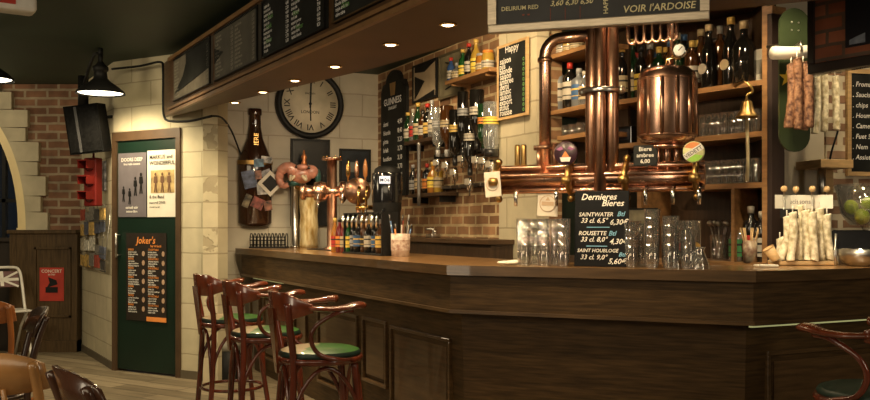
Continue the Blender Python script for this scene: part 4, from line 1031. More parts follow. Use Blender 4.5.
obj('blue_lettering', me, CHALKB, t, T((0,-.003,0))); mb.bm.free(); obj('blue_underline', MB().box(.06*kk,.17*kk,-.004,0,h*.515,h*.525), CHALKB, t); obj('blue_underline', MB().box(.06*kk,.16*kk,-.004,0,h*.265,h*.275), CHALKB, t)

# ------------------------------------------------------------------ glasses on the counter
TG = MB().lathe([(.030,0),(.030,.004),(.033,.03),(.038,.145),(.0365,.145),(.031,.03),(.028,.012),(0,.012)],18,cap=False).mesh('tumbler_wall')
TG.materials.append(GLASS)
TBm = MB().lathe([(0,.0),(.030,0),(.030,.010),(0,.012)],18).mesh('tumbler_base'); TBm.materials.append(GLASS)
def tumbler(M, label, group, name='beer_glass', sc=1.):
    t = thing(name, label, 'glass', M @ Matrix.Scale(sc,4), group)
    obj('glass_wall', TG, GLASS, t); obj('glass_base', TBm, GLASS, t); return t
pos = ['leftmost stack','second stack from left','third stack from left','fourth stack from left','stack touching the chalkboard']
for i,(px,v) in enumerate(((524,.09),(535,.2),(544,.09),(554,.19),(563,.09))):
    u_ = MID.u(px,v)
    for k_ in range(3):
        tumbler(MID.M(u_,v,CT+.001+.045*k_), 'clear tumbler in the %s left of the small chalkboard, %s' % (pos[i], ['at the bottom','in the middle','on top']
[k_]), 'stacked glasses left of the small chalkboard', sc=1.0)
for i,(px,v,n,s_) in enumerate(((631,.12,3,.92),(641,.22,3,.9),(652,.10,4,1.0),(668,.20,3,.9),(671,.09,3,1.05),(688,.10,2,.95))):
    u_ = MID.u(px,v)
    for k_ in range(n):
        tumbler(MID.M(u_,v,CT+.001+.045*s_*k_), 'clear glass in the %s stack right of the small chalkboard, %s of its stack' % (ordn[i], ['bottom','second','third','topmost'][k_]), 'stacked glasses right of the small chalkboard', sc=s_)
# logo glasses: straight printed beer glasses
LG = MB().lathe([(.036,0),(.036,.006),(.038,.225),(.0365,.225),(.034,.015),(0,.015)],18,cap=False).mesh('glass_wall'); LG.materials.append(GLASS)
for i,(px,v,c1_,c2_) in enumerate(((634,.34,(.7,.55,.05),(.5,.05,.03)),(671,.34,(.75,.6,.05),(.05,.3,.08)),(681,.22,(.55,.1,.05),(.7,.5,.05)),(693,.24,(.6,.35,.05),(.1,.2,.05)))):
    t = thing('printed_beer_glass', 'tall glass with a %s emblem behind the stacked glasses, %s from left' % (['yellow and red','yellow and green','red and yellow','orange and green'][i], ordn[i]), 'glass', MID.M(MID.u(px,v),v,CT+.001,-MID.a), 'printed tall glasses right of the small chalkboard')
    obj('glass_wall', LG, GLASS, t)
    mb = MB(); mb.plate([(.024*math.cos(a),.10+.022*math.sin(a)) for a in [2*PI*j/12 for j in range(12)]],-.041,-.0395); mb.mi = 1; mb.plate([(.012*math.cos(a),.093+.009*math.sin(a)) for a in [2*PI*j/10 for j in range(10)]],-.0425,-.041)
    obj('printed_emblem', mb, [mat('emblem_a%d' % i, c1_, .4), mat('emblem_b%d' % i, c2_, .4)], t)
# carafe shaped glass upside down
t = thing('glass_carafe', 'low clear glass carafe with wide foot at the right end of the glasses', 'carafe', MID.M(MID.u(699,.1),.1,CT+.001))
obj('glass_body', MB().lathe([(.048,0),(.046,.02),(.032,.06),(.022,.085),(.03,.10),(.028,.10),(.02,.086),(.03,.058),(.043,.02),(0,.01)],20,cap=False), GLASS, t)
obj('rim', MB().lathe([(.0295,.098),(.032,.1),(.0295,.103)],20,cap=False), GLASS, t)

# ================================================================== SHELF UNITS
U1 = Fr((.833,6.0),(.4392,-.8984)); U2 = Fr((1.165,5.7),(.619,-.786)); dpt = .30
# unit 1 (left of centre column)
a0 = U1.u(547); a1 = U1.u(596)
t = thing('bar_shelving', 'wooden back bar shelving left of the centre copper column', 'shelf unit', U1.M(a0,0,0))
w = a1-a0
for z_ in (2.46,2.08,1.90): obj('shelf', MB().box(0 if z_!=1.90 else .12,w,0,.26,z_-.03,z_,bev=.003), SHELFW, t)
obj('back_panel', MB().box(0,w,.25,.27,0,2.76), SHELFD, t)
obj('side_panel', MB().box(-.025,0,0,.27,1.1,2.76), mat('green_black_panel', (.01,.018,.012), .4), t)
obj('cabinet', MB().box(0,w,.0,.25,0,1.1), SHELFD, t)
ZU = 2.08
for i,(px,s_,g_,l_,c_,yt) in enumerate([(549.5,'spirit','green','white','green',63),(559,'wine','clear','white','blue',61),(570,'spirit','black','white','red',60),(579,'spirit','frost','blue','silver',66),(585,'tall','clear','cream','white',70)]):
    v = .1; u_ = U1.u(px,v); D_ = U1.at(u_,v).y; h_ = EYE+(226-yt)*D_/900-ZU
    bottle(U1.M(u_,v,ZU), max(.22,h_), s_, 'frost' if i==1 else g_, l_, c_, '%s bottle, %s cap, %s from left on shelf left of copper column' % (['dark green','frosted white','black','grey','clear'][i], c_, ordn[i]), 'spirits on the shelf left of the copper column', scale_r=1.25, lo=.2,hi=.55)
for i,px in enumerate((548,555,563,570,577)):
    v = .1; bottle(U1.M(U1.u(px,v),v,2.46), .12, 'jar', ['gold','amber','clear','gold','amber'][i], 'cream' if i!=2 else 'white', ['gold','silver','white','gold','red'][i], '%s jar, %s from left on the topmost shelf under the hanging board' % (['golden','amber','clear','yellow','brown'][i], ordn[i]), 'jars on the topmost shelf', name='jar')
for i,px in enumerate((566,573,581)):
    v = .09; u_ = U1.u(px,v)
    t = thing('glass_mug', 'small clear mug, %s from left on the low shelf under the spirits' % ordn[i], 'mug', U1.M(u_,v,1.90), 'mugs under the spirits shelf')
    obj('body', MB().lathe([(.03,0),(.034,.08),(.032,.08),(.028,.008),(0,.008)],16,cap=False), GLASS, t)
    obj('handle', MB().tube([(.03,0,.065),(.06,0,.06),(.06,0,.025),(.03,0,.02)],.005,8), GLASS, t)
p = obj('red_saucer_stack', MB().lathe([(.04,0),(.07,.01),(.07,.016),(.05,.012),(.07,.022),(.07,.028),(0,.02)],20), RED, None, U1.M(U1.u(577,.18),.18,1.90)); tag(p, 'red saucer pile on the low shelf behind the mugs', 'saucers')
# unit 2
a0 = U2.u(606); a1 = U2.u(767); w = a1-a0; OX = a0
t2 = thing('bar_shelving', 'wooden back bar shelving right of the centre copper column', 'shelf unit', U2.M(a0,0,0))
ud = U2.u(699)-a0; uv = U2.u(637)-a0
obj('shelf', MB().prism([(0,0),(w-.03,0),(w-.03,.06),(w-.28,dpt),(0,dpt)],2.07,2.10), SHELFW, t2)
obj('shelf', MB().prism([(0,0),(w-.03,0),(w-.03,.06),(w-.28,dpt),(0,dpt)],1.79,1.82), SHELFW, t2)
obj('shelf', MB().prism([(ud-.2,0),(w-.03,0),(w-.03,.06),(w-.28,dpt),(ud-.2,dpt)],1.51,1.54), SHELFW, t2)
obj('upright', MB().box(uv,uv+.03,0.002,dpt,1.1,2.07), SHELFW, t2)
um = U2.u(731)-a0
obj('upright', MB().box(um,um+.02,0.002,dpt,1.1,1.51), SHELFW, t2)
obj('side_panel', MB().prism([(w-.03,0),(w,0),(w,.07),(w-.03,.09)],1.10,2.60), SHELFW, t2)
obj('back_panel', MB().prism([(0,dpt),(w-.28,dpt),(w-.0,.07),(w-.0,.09),(w-.27,dpt+.02),(0,dpt+.02)],0,2.76), SHELFD, t2)
obj('top_board', MB().prism([(0,.05),(w-.03,.04),(w-.03,.06),(w-.28,dpt),(0,dpt)],2.56,2.60), SHELFD, t2)
obj('cabinet', MB().prism([(0,0),(w,0),(w,.06),(w-.28,dpt),(0,dpt)],0,1.07), SHELFD, t2)
obj('worktop', MB().prism([(0,-.03),(w,-.03),(w,.06),(w-.28,dpt),(0,dpt)],1.07,1.10), SHELFW, t2)
# dark end panel beyond unit (side of tall cupboard)
e0 = U2.at(a1,0)
t = thing('tall_cupboard', 'dark brown tall cupboard end standing right of the shelving', 'cupboard', T((e0.x,e0.y,0)) @ RZ(U2.a))
obj('side', MB().prism([(0.002,.0),(.03,.0),(.05,.09),(.002,.09)],0,2.45), mat('reddish_dark_wood', (.022,.010,.007), .6, var=.25, vs=4), t)
obj('top_trim', MB().prism([(0.001,-.005),(.035,-.005),(.056,.095),(.001,.095)],2.45,2.49), SHELFW, t)
ZT = 2.10
TB2 = [(622,47,'wine','black','cream','gold'),(632,40,'champ','green','cream','gold'),(641,46,'wine','black','yellow','black'),(650,44,'wine','brown','gold','silver'),(659,44,'spirit','green','gold','gold'),(670,36,'spirit','brown','cream','blue'),(677,34,'wine','green','white','cream'),(684,35,'wine','black','gold','blue'),(692,38,'spirit','brown','white','gold'),(701,30,'wine','brown','red','cream'),(709,25,'champ','black','white','cream'),(720,22,'spirit','brown','white','silver'),(731,18,'champ','black','cream','gold'),(744,14,'stubby','black','','cream')]
for i,(px,yt,s_,g_,l_,c_) in enumerate(TB2):
    v = .045 if i>12 else .08 if i%2==0 else .15; u_ = U2.u(px,v); D_ = U2.at(u_,v).y; h_ = EYE+(226-yt)*D_/900-ZT
    bottle(U2.M(u_,v,ZT,-.3), h_, s_, g_, l_, c_, '%s bottle, %s label, %s top, %s from left on the upper right shelf' % (g_, l_ or 'no', c_, (ordn+['ninth','tenth','eleventh','twelfth','thirteenth','last'])[i]), 'bottles on the upper right shelf', scale_r=1.12 if i<13 else 1.35, oval=(i in (10,11,12)))
for i,px in enumerate((626,637,648,657,666,675,683,690,698,706,715,722)):   # second row behind
    v = .24; bottle(U2.M(U2.u(px,v),v,ZT), .31+.02*(i%3), ['wine','champ','tall'][i%3], ['green','black','brown','amber'][i%4], ['white','gold','cream'][i%3], ['gold','red','black','blue'][i%4], 'dark bottle in the back row of the upper right shelf', 'back row bottles on the upper right shelf')
# glasses on mid shelves
for row,(zsh,labs) in enumerate(((1.82,'upper'),(1.54,'lower'))):
    for i,px in enumerate((704,711,718,726,733,740,748,756)):
        for v in (.07,.17):
            u_ = U2.u(px,v)
            if u_-a0 > w-.07 or v > dpt*(w-(u_-a0))/.28-.03: continue
            tumbler(U2.M(u_,v,zsh+(.145 if 0 else 0)), 'upturned clear glass on the %s glass shelf of the right shelving' % labs, 'glasses on the %s right glass shelf' % labs, name='tumbler', sc=.95 if row else .9)
# books/box at top right
v = .1; t = thing('white_carton', 'off-white carton standing at the right end of the upper right shelf', 'carton', U2.M(U2.u(758,v)-.02,v,ZT))
obj('box', MB().box(0,.075,0,.15,0,.19,bev=.003), PAPER, t); obj('printed_band', MB().box(.01,.065,-.002,0,.05,.13), mat('pale_grey_print', (.35,.33,.28), .7), t)
# low bottles on worktop
for i,(px,s_,g_,l_,c_,h_) in enumerate([(739,'stubby','clear','green','silver',.28),(751,'spirit','black','red','white',.33),(762,'spirit','black','white','white',.30)]):
    v = .08; bottle(U2.M(U2.u(px,v),v,1.10), h_, s_, g_, l_, c_, '%s bottle with %s label on the back worktop under the glass shelves, %s' % (['clear','dark','black'][i], l_, ['left one','middle one','right one'][i]), 'bottles on the back worktop', scale_r=1.15, lo=.1,hi=.45)
t = thing('straw_tin', 'red and cream tin full of straws between the low bottles', 'tin', U2.M(U2.u(750,-.0)+.0,.0+.0,1.10) @ T((0,.0,0)))
obj('tin', MB().lathe([(0,0),(.038,0),(.038,.12),(.036,.12),(.034,.01),(0,.01)],18), mat('tin_red_cream', (.4,.12,.08), .4, var=.6, vs=25, c2=(.6,.5,.35)), t)
mb = MB()
for i in range(7): a = i*.9; mb.tube([(.01*math.cos(a),.01*math.sin(a),.012),(.05*math.cos(a),.05*math.sin(a),.19)],.004,6)
o = obj('straws', mb, PINE, t); o['kind'] = 'stuff'
t = thing('utensil_jar', 'glass jar of bar spoons and tongs on the back worktop', 'utensil jar', U2.M(U2.u(719,.1),.1,1.10))
obj('jar', MB().lathe([(.05,0),(.055,.15),(.053,.15),(.047,.01),(0,.01)],18,cap=False), GLASS, t)
for i in range(5):
    a = i*1.3; obj('spoon', MB().tube([(.01*math.cos(a),.01*math.sin(a),.012),(.05*math.cos(a),.04*math.sin(a),.2)],.004,6).ball((.055*math.cos(a),.045*math.sin(a),.215),.018), STEEL, t)
t = thing('wall_board', 'dark board with pale patches standing behind the middle counter', 'board', U2.M(.08,-.02,1.10))
obj('panel', MB().box(0,.22,0,.015,0,.3), mat('pale_patchy', (.2,.18,.12), .6, var=.7, vs=10), t)
obj('edge', MB().box(-.01,.23,-.002,.016,.3,.31), BLACK, t)
# little items in compartment left
t = thing('till_display', 'black small till display in the shelf compartment right of the column', 'display', U2.M(U2.u(624,.08),.08,1.82))
obj('casing', MB().box(-.06,.06,0,.05,0,.12,bev=.008), BLACKG, t); obj('screen', MB().box(-.045,.045,-.003,0,.03,.1), mat('dim_screen', (.03,.03,.04), .2), t)

# bell with rope
bl_ = sz(747,112,4.80)
t = thing('brass_bell', 'brass bar bell with hanging rope mounted at the right shelf edge', 'bell', T(bl_))
obj('bell_body', MB().lathe([(.058,-.03),(.06,-.025),(.05,-.012),(.036,.01),(.03,.04),(.026,.055),(.012,.065),(0,.067)],22,cap=False), BRASSA, t)
obj('bell_hook', MB().tube(spline([(0,0,.06),(.0,0,.09),(.03,0,.11),(.015,0,.14),(-.01,0.02,.165),(0,.06,.17),(0,.2,.17)]),.007,8), BRASSA, t)
obj('clapper_rope', MB().tube([(0,0,.03),(0,0,-.06),(.005,0,-.25),(0,0,-.37)],[.005,.01,.009,.011],8), mat('pale_rope', (.45,.37,.22), .9), t)

# ================================================================== RIGHT CORNER
# skateboard
c0 = sz(795,80,4.70); Hs = 144*4.70/900; ws = .090
t = thing('skateboard_deck', 'green skateboard deck hung upright on the right wall behind the salamis', 'skateboard', T((c0.x,c0.y,c0.z)) @ RZ(WC.a))
pts = [(ws*math.cos(a), Hs/2-ws+ws*1.0*math.sin(a)) for a in [PI*i/12 for i in range(13)]] + [(-ws*math.cos(a), -Hs/2+ws-ws*math.sin(a)) for a in [PI*i/12 for i in range(13)]]
obj('deck', MB().plate(pts,0,.012), mat('green_deck', (.032,.045,.020), .3, var=.25, vs=4, coat=.4), t)
mb = MB(); 
for sx in (-1,1):
    for zz in (.26,.30): mb.ball((sx*.02,-.002,zz),.005)
obj('truck_bolt', mb, STEEL, t)
st = [(.05*(1 if i%2==0 else .4)*math.cos(PI/2+PI*i/5), .05*(1 if i%2==0 else .4)*math.sin(PI/2+PI*i/5)) for i in range(10)]
obj('yellow_star_print', MB().plate([(x_-.045,z_+.01) for x_,z_ in st],-.002,0), mat('star_yellow', (.6,.42,.05), .5), t)
obj('wall_hook', MB().tube([(0,.01,.2),(-.02,.10,.2),(-.06,.16,.2)],.01), STEEL, t)
# salami rail & bunch
def sausage(c, L_, r, m_, bend=.01, lean=0., name='dry_sausage', label='', group=None, seed=0):
    rr = random.Random(seed)
    pts = [(0,0,0),(bend*.5,0,-.08*L_),(bend,0,-.5*L_),(bend*.3+lean,0,-.92*L_),(lean,0,-L_)]
    P_ = spline(pts,6); n = len(P_)
    rad = [r*min(1,.35+2.2*math.sqrt(min(i,n-1-i)/(n-1)))*(1+.08*rr.uniform(-1,1)) if 0<i<n-1 else r*.25 for i in range(n)]
    rad = [min(x, r*1.08) for x in rad]
    t = thing(name, label, 'sausage', T(c), group)
    obj('casing', MB().tube(P_, rad, 12), m_, t)
    obj('string', MB().tube([(0,0,-.005),(0,0,.03)],.003,6), PAPER, t)
    return t
cw_ = sz(796,53,4.62)
t = thing('paper_band', 'white rolled paper sleeve across the skateboard above the salamis', 'paper roll', T(cw_) @ RZ(WC.a))
obj('sleeve', MB().tube([(-.13,0,-.005),(.0,0,.0),(.12,0,.02)],[.042,.04,.042],14,(1,.8)), PAPER, t)
obj('hook', MB().tube([(0,.03,.03),(0,-.04,.05),(0,-.045,.0)],.006,8), STEEL, t)
for i,(px,yt,yb) in enumerate(((791,63,128),(797,58,129),(803,62,130),(808,66,127))):
    a = sz(px,yt,4.58-.02*(i%2)); L_ = (yb-yt)*4.58/900
    sausage(a, L_, .023, SALAMI, .006, (-.012 if i==0 else .004), label='long reddish dry salami hanging in front of the green skateboard, %s' % ['leftmost','second from left','third from left','rightmost'][i], group='salamis hanging on the skateboard', name='hanging_salami', seed=i)
for i,(px,yt,yb) in enumerate(((816,77,134),(824,74,132),(835,76,130))):
    a = sz(px,yt,5.2); sausage(a, (yb-yt)*5.2/900, .020, SAUSW, .006, .008*(i-1), name='hanging_sausage', label='white dry sausage hanging below the screen, %s' % ['left one','middle one','right one'][i], group='white sausages hanging under the screen', seed=10+i)
t = thing('hanging_rail', 'thin metal rail holding the white sausages below the screen', 'rail', T(sz(826,72,5.2)) @ RZ(WC.a))
obj('rod', MB().tube([(-.09,0,0),(.1,0,0)],.006,8), STEEL, t); obj('rail_bracket', MB().tube([(0,0,0),(0,.28,.0)],.006,8), STEEL, t)

# screen / framed panel up right
TVF = Fr((1.68,4.0),(.56,-.83)); zb_ = 1.975
t = thing('wall_screen', 'large dark framed screen showing a red brick picture at the upper right', 'screen', TVF.M(0,0,zb_))
obj('casing', MB().box(-.02,.9,.01,.06,-.0,.55,bev=.006), BLACKG, t)
mb = MB(); mb.box(-.02,.9,-.012,.012,0,.045,bev=.004).box(-.02,.01,-.012,.012,.045,.55).box(-.02,.9,-.012,.012,.53,.55)
obj('bezel', mb, mat('bezel_brown_black', (.018,.012,.010), .35), t)
o = obj('brick_picture', MB().box(.01,.9,.0,.011,.045,.53), TVBRICK, t)
ux = TVF.u(846)
obj('dark_photo', MB().box(ux,.88,-.006,.0,.09,.53), mat('dark_photo_print', (.01,.012,.018), .3), t)
mb = MB(); mb.plate([(ux+.02,.10),(ux+.09,.10),(ux+.09,.14),(ux+.05,.13),(ux+.02,.12)],-.008,-.006).plate([(ux+.06,.3),(ux+.10,.34),(ux+.09,.42),(ux+.12,.5),(ux+.07,.45),(ux+.05,.38)],-.008,-.006)
obj('photo_highlights', mb, mat('photo_blue_grey', (.16,.19,.25), .5, var=.6, vs=20), t)
obj('ceiling_arm', MB().tube([(.4,.03,.55),(.4,.03,CEIL-zb_)],.02), BLACK, t)

# right menu board
u,z,w,h = pan(WC,848,70,900,176,-.05)
t = thing('menu_chalkboard', 'black chalkboard snack menu in pale frame at the right edge of the picture', 'chalkboard', WC.M(u,-.05,z))
fw = .025; mb = MB(); mb.box(0,w,0,.025,0,fw).box(0,w,0,.025,h-fw,h).box(0,fw,0,.025,fw,h-fw).box(w-fw,w,0,.025,fw,h-fw)
obj('frame', mb, PINE, t); obj('slate', MB().box(fw,w-fw,.008,.02,fw,h-fw), BOARD, t)
obj('lettering', text([('. '+s_, .035, h*(.84-.098*i), .042,'LEFT',0,.2) for i,s_ in enumerate(('Fromage','Saucisson','chips','Houmous','Camembert','Fuet 5','Nem','Assiette'))]), CHALK, t, T((0,.004,0)))
# wooden bracket shelf
u,z,w,h = pan(WC,806,161,838,206,-.12)
t = thing('wooden_bracket', 'pale pine shelf bracket with a metal tube on the right wall', 'bracket', WC.M(u,-.0,z))
obj('top_board', MB().box(0,w,-.26,-.02,h-.05,h,bev=.004), PINE, t)
obj('upright', MB().box(w-.06,w,-.08,-.02,0,h-.05,bev=.003), PINE, t)
obj('metal_tube', MB().tube([(.05,-.2,.0),(.05,-.2,h-.04)],.022,14), STEEL, t)
# black cable on wall
uc = WC.uz(833,20,-.012); 
pp = [WC.uz(x_,y_) for x_,y_ in ((836,110),(835,130),(829,150),(826,165),(824,180))]
pts = [(WC.at(a,-.03).x, WC.at(a,-.03).y, b_) for a,b_ in pp]
p = obj('wall_cable', MB().tube(spline(pts),.006,8), BLACK); tag(p, 'black cable hanging down the right wall above the pine bracket', 'cable')

# sausage display on counter
cD = 4.62
def cpos(px, D_, z=CT): return Vector(((px-435)*D_/900, D_, z))
c = cpos(803,cD)
t = thing('sausage_stand', 'counter stand with wooden-knobbed rods and a white banner for dry sausages', 'stand', T(c))
obj('base', MB().box(-.15,.15,-.07,.09,.002,.022,bev=.004), PINE, t)
for i,x_ in enumerate((-.10,-.02,.045,.14)): 
    r_ = obj('rod', MB().tube([(x_,.04*(1 if i%2 else -.2),.02),(x_,.04*(1 if i%2 else -.2),.385)],.005,8), STEEL, t)
    obj('wooden_knob', MB().ball((x_,.04*(1 if i%2 else -.2),.39),.017), PINE, r_)
obj('banner', MB().prism([(-.15,-.02),(-.05,.03),(.06,.03),(.15,-.01),(.15,-.005),(.06,.035),(-.05,.035),(-.15,-.015)],.29,.36), PAPER, t)
obj('banner_lettering', text([('Saucissons',-.02,.315,.034,'CENTER')]), mat('grey_print', (.25,.22,.2), .7), t, T((0,.028,0)))
obj('dark_label', MB().box(-.13,.0,-.035,-.03,.24,.285), BLACK, t)
sx = [(778,238,260,-.03),(785,216,261,-.03),(792,212,261,-.01),(799,205,262,.0),(806,210,261,.01),(813,212,260,.012),(820,208,261,.01),(828,214,259,.02),(797,203,258,0),(810,203,258,0)]
for i,(px,yt,yb,ln_) in enumerate(sx):
    D_ = cD-.02-.03*(i%3) if i<8 else cD+.05
    a = sz(px-ln_*60,yt,D_); a.z = max(a.z, CT+.12); L_ = a.z-CT-.024
    sausage(a, L_, .020, SAUSW, .004, ln_, label='white mould-covered dry sausage standing in the counter stand, %s from left' % (ordn+['ninth','tenth'])[i], group='white sausages in the counter stand', seed=30+i)
t = thing('wooden_scoop', 'pale wooden cup lying left of the sausage stand', 'cup', T(cpos(776,4.55,CT)+Vector((0,0,.0))))
obj('cup', MB().lathe([(.022,0),(.03,.07),(.028,.07),(.02,.006),(0,.006)],16,T((0,0,.03)) @ RY(-.6),cap=False), PINE, t)
obj('rim_ring', MB().lathe([(.03,.068),(.032,.07),(.03,.073)],16,T((0,0,.03)) @ RY(-.6),cap=False), PINE, t)
# steel bowl / scoop box and bowl with limes
c = cpos(866,4.5)
t = thing('steel_bowl', 'low stainless steel bowl with black front on the right counter', 'bowl', T(c))
obj('bowl', MB().lathe([(.0,.0),(.09,.0),(.125,.04),(.135,.085),(.13,.085),(.12,.045),(.08,.012),(0,.012)],28), STEEL, t)
obj('inner_tray', MB().lathe([(0,.07),(.10,.085),(.125,.09),(.125,.075),(0,.065)],28), CHROME, t)
obj('hinged_lid', MB().box(-.14,.14,.03,.045,.08,.19,RX(-.2),bev=.01), BLACKG, t)
obj('handle', MB().tube([(-.15,0,.0),(-.155,0,.06),(-.14,.02,.16)],.008,8), STEEL, t)
c = cpos(870,4.78)
t = thing('glass_fruit_bowl', 'clear glass bowl on a pedestal holding limes at the right edge', 'bowl', T(c))
obj('pedestal', MB().lathe([(.07,0),(.06,.012),(.015,.03),(.015,.15),(.05,.20),(0,.2)],22), GLASS, t)
obj('bowl', MB().lathe([(.0,.2),(.10,.205),(.145,.27),(.175,.42),(.172,.42),(.14,.275),(.095,.212),(0,.207)],28,cap=False), GLASS, t)
for i,(x_,y_,z_) in enumerate(((-.06,-.04,.25),(.03,-.05,.25),(-.02,.05,.25),(-.035,-.06,.318),(.05,.0,.315),(-.09,.02,.30))):
    p = thing('lime', 'yellow-green lime in the glass bowl, %s' % ['bottom left','bottom right','bottom back','on top at the front','on top at the right','against the left side'][i], 'lime', T(c+Vector((x_,y_,z_))) @ RZ(i) @ RY(.5*i), 'limes in the glass bowl')
    obj('fruit', MB().ball((0,0,0),.037,None,(1,1,1.15)), LIME, p); obj('stem_end', MB().ball((0,0,.042),.006), mat('lime_stem', (.2,.25,.02), .6), p)
t = thing('yellow_topped_shaker', 'small shaker with yellow lid behind the steel bowl', 'shaker', T(cpos(843,4.75)))
obj('body', MB().lathe([(0,0),(.022,0),(.022,.10),(0,.1)],14), WHITEP, t); obj('yellow_lid', MB().lathe([(.024,.1),(.024,.14),(0,.145)],14), mat('yellow_plastic', (.7,.5,.05), .4), t)
# steel plate between stand and bowl
t = thing('napkin_plate', 'white folded napkin on the counter left of the sausage stand', 'napkin', T(cpos(766,4.4)))
obj('cloth', MB().box(-.05,.05,-.04,.04,0,.012,bev=.005), PAPER, t)
p = thing('bar_cloth', 'crumpled pale cloth left of the stacked glasses on the middle counter', 'cloth', MID.M(MID.u(508,.12),.12,CT+.001))
obj('cloth', MB().ball((0,0,.012),.05,None,(1.2,.8,.22)).ball((.03,.02,.014),.035,None,(1,1,.35)), PAPER, p)

# cables upper left
pts = [sz(112,69,7.9),sz(140,66,7.75),sz(160,62,7.6),sz(163,70,7.55),sz(163,100,7.5),sz(164,116,7.5),sz(170,121,7.45),sz(190,121,7.3),sz(212,116,7.1)]
pts2 = [sz(213,116,7.05),sz(222,118,7.3),sz(231,130,7.9),sz(238,147,8.22),sz(243,160,8.24)]
p = obj('power_cable', MB().tube(spline(pts,5),.010,8), BLACK); tag(p, 'black cable running from the wall lamp round the end of the canopy', 'cable')
p = obj('power_cable', MB().tube(spline(pts2,5),.008,8), BLACK); tag(p, 'black cable dropping from the canopy to the big bottle sign', 'cable')

# ================================================================== BAR STOOLS
def make_stool(label, M):
    t = thing('bar_stool', label, 'bar stool', M, 'mahogany bar stools along the left bar front')
    SZ = .66; r = .205
    obj('seat_rail', MB().lathe([(r-.02,SZ-.03),(r+.005,SZ-.03),(r+.012,SZ-.012),(r+.005,SZ),(r-.02,SZ)],32), MAHOG, t)
    mb = MB(); mb.lathe([(0,SZ-.002),(r-.006,SZ-.002),(r,SZ+.012),(r-.01,SZ+.026)],32,cap=False)
    obj('cushion_edge', mb, DKCUSH, t)
    # cushion top: beige half toward the back, green half toward the bar
    mb = MB(); n = 32
    rings = [(0,.045),(.06,.044),(.12,.040),(.17,.034),(r-.01,.025)]
    mb.lathe([(a, SZ+b_) for a,b_ in rings],n,cap=False)
    for f in mb.bm.faces: f.material_index = 0 if f.calc_center_median().x*.8 + f.calc_center_median().y*-.5 > -.03 else 1
    obj('cushion', mb, [GREENL, BEIGEL], t)
    # local x = towards the bar; back at -x
    for sy in (-1,1):
        P_ = spline([(-.20,sy*.15,0),(-.175,sy*.14,.35),(-.165,sy*.135,SZ-.02),(-.185,sy*.15,SZ+.14),(-.20,sy*.16,SZ+.27)],5)
        obj('leg', MB().tube(P_, .0175, 10), MAHOG, t)
        obj('leg', MB().tube(spline([(.21,sy*.17,0),(.165,sy*.14,.35),(.14,sy*.125,SZ-.02)],5), [.016]*5+[.019]*6, 10), MAHOG, t)
    obj('foot_ring', MB().tube([(.235*math.cos(a)*.87,.235*math.sin(a)*.87,.22) for a in [2*PI*i/24 for i in range(25)]],.011,8), MAHOG, t)
    # bentwood arches under the seat
    for (a,b_) in (((-.185,-.14),(.175,-.15)),((-.185,.14),(.175,.15)),((.175,-.15),(.175,.15)),((-.185,-.14),(-.185,.14))):
        pts = []
        for i in range(13):
            f_ = i/12; z_ = .30+(SZ-.05-.30)*math.sin(PI*f_)**.6
            pts.append((a[0]+(b_[0]-a[0])*f_, a[1]+(b_[1]-a[1])*f_, z_))
        obj('bentwood_arch', MB().tube(pts,.011,8), MAHOG, t)
    # curved top rail (broad at the back) and flat arms
    mb = MB(); n = 24; z0, z1 = SZ+.215, SZ+.325
    outer = []
    for i in range(n+1):
        a = PI/2 + PI*i/n; outer.append((a, -.0))
    ys = []
    secs = []
    for i in range(n+1):
        a = math.radians(112) + math.radians(136)*i/n
        cx_, cy_ = .235*math.cos(a), .235*math.sin(a)
        f_ = 1-abs(i/n*2-1); hh_ = .042+.098*min(1,f_*2.0)
        lean = -.02
        nx, ny = math.cos(a), math.sin(a)
        ztop = SZ+.245+hh_*.55; zbot = SZ+.245-hh_*.45
        secs.append([(cx_-nx*.009, cy_-ny*.009, zbot),(cx_+nx*.009,cy_+ny*.009,zbot),(cx_+nx*.022,cy_+ny*.022,ztop),(cx_+nx*.004,cy_+ny*.004,ztop)])
    vs = [[mb.bm.verts.new(p_) for p_ in s_] for s_ in secs]
    for A_,B_ in zip(vs,vs[1:]):
        for k_ in range(4): mb.bm.faces.new((A_[k_],A_[(k_+1)%4],B_[(k_+1)%4],B_[k_]))
    mb.bm.faces.new(vs[0]); mb.bm.faces.new(vs[-1][::-1])
    for f in mb.bm.faces: f.smooth = True
    bmesh.ops.recalc_face_normals(mb.bm, faces=mb.bm.faces[:])
    bmesh.ops.bevel(mb.bm, geom=[e for e in mb.bm.edges], offset=.003, segments=1, affect='EDGES')
    o = obj('backrest', mb, MAHOGL, t)
    for sy in (-1,1):
        pts = [(-.11,sy*.218,SZ+.25),(-.02,sy*.238,SZ+.245),(.06,sy*.238,SZ+.248),(.11,sy*.225,SZ+.256),(.15,sy*.205,SZ+.256)]
        P_ = spline(pts,5); n_ = len(P_)
        rad = [.030+.016*min(1,max(0,(i/n_-.3)*2.0)) for i in range(n_)]; rad[-1] = .026; rad[0] = .025
        obj('arm', MB().tube(P_, rad, 12, (1,.42)), MAHOGL, t)
        loop = spline([(.10,sy*.235,SZ+.235),(.02,sy*.245,SZ+.225),(-.075,sy*.235,SZ+.17),(-.10,sy*.22,SZ+.10),(-.06,sy*.215,SZ+.03),(.03,sy*.215,SZ-.0),(.10,sy*.19,SZ-.01)],6)
        obj('arm_loop', MB().tube(loop,.0115,10), MAHOG, t)
    obj('splat', MB().prism([(-.222,-.024),(-.208,-.018),(-.208,.018),(-.222,.024)],SZ-.08,SZ+.24,pts2=[(-.252,-.070),(-.238,-.062),(-.238,.062),(-.252,.070)]), MAHOGL, t)
    return t
def stoolM(c, rz): return T((c[0],c[1],0)) @ RZ(rz)
ang = math.atan2(WING.n.y, WING.n.x)
s0 = make_stool('mahogany bar stool with green seat nearest the camera at the left bar front', stoolM((-.575,4.5), ang-.10))
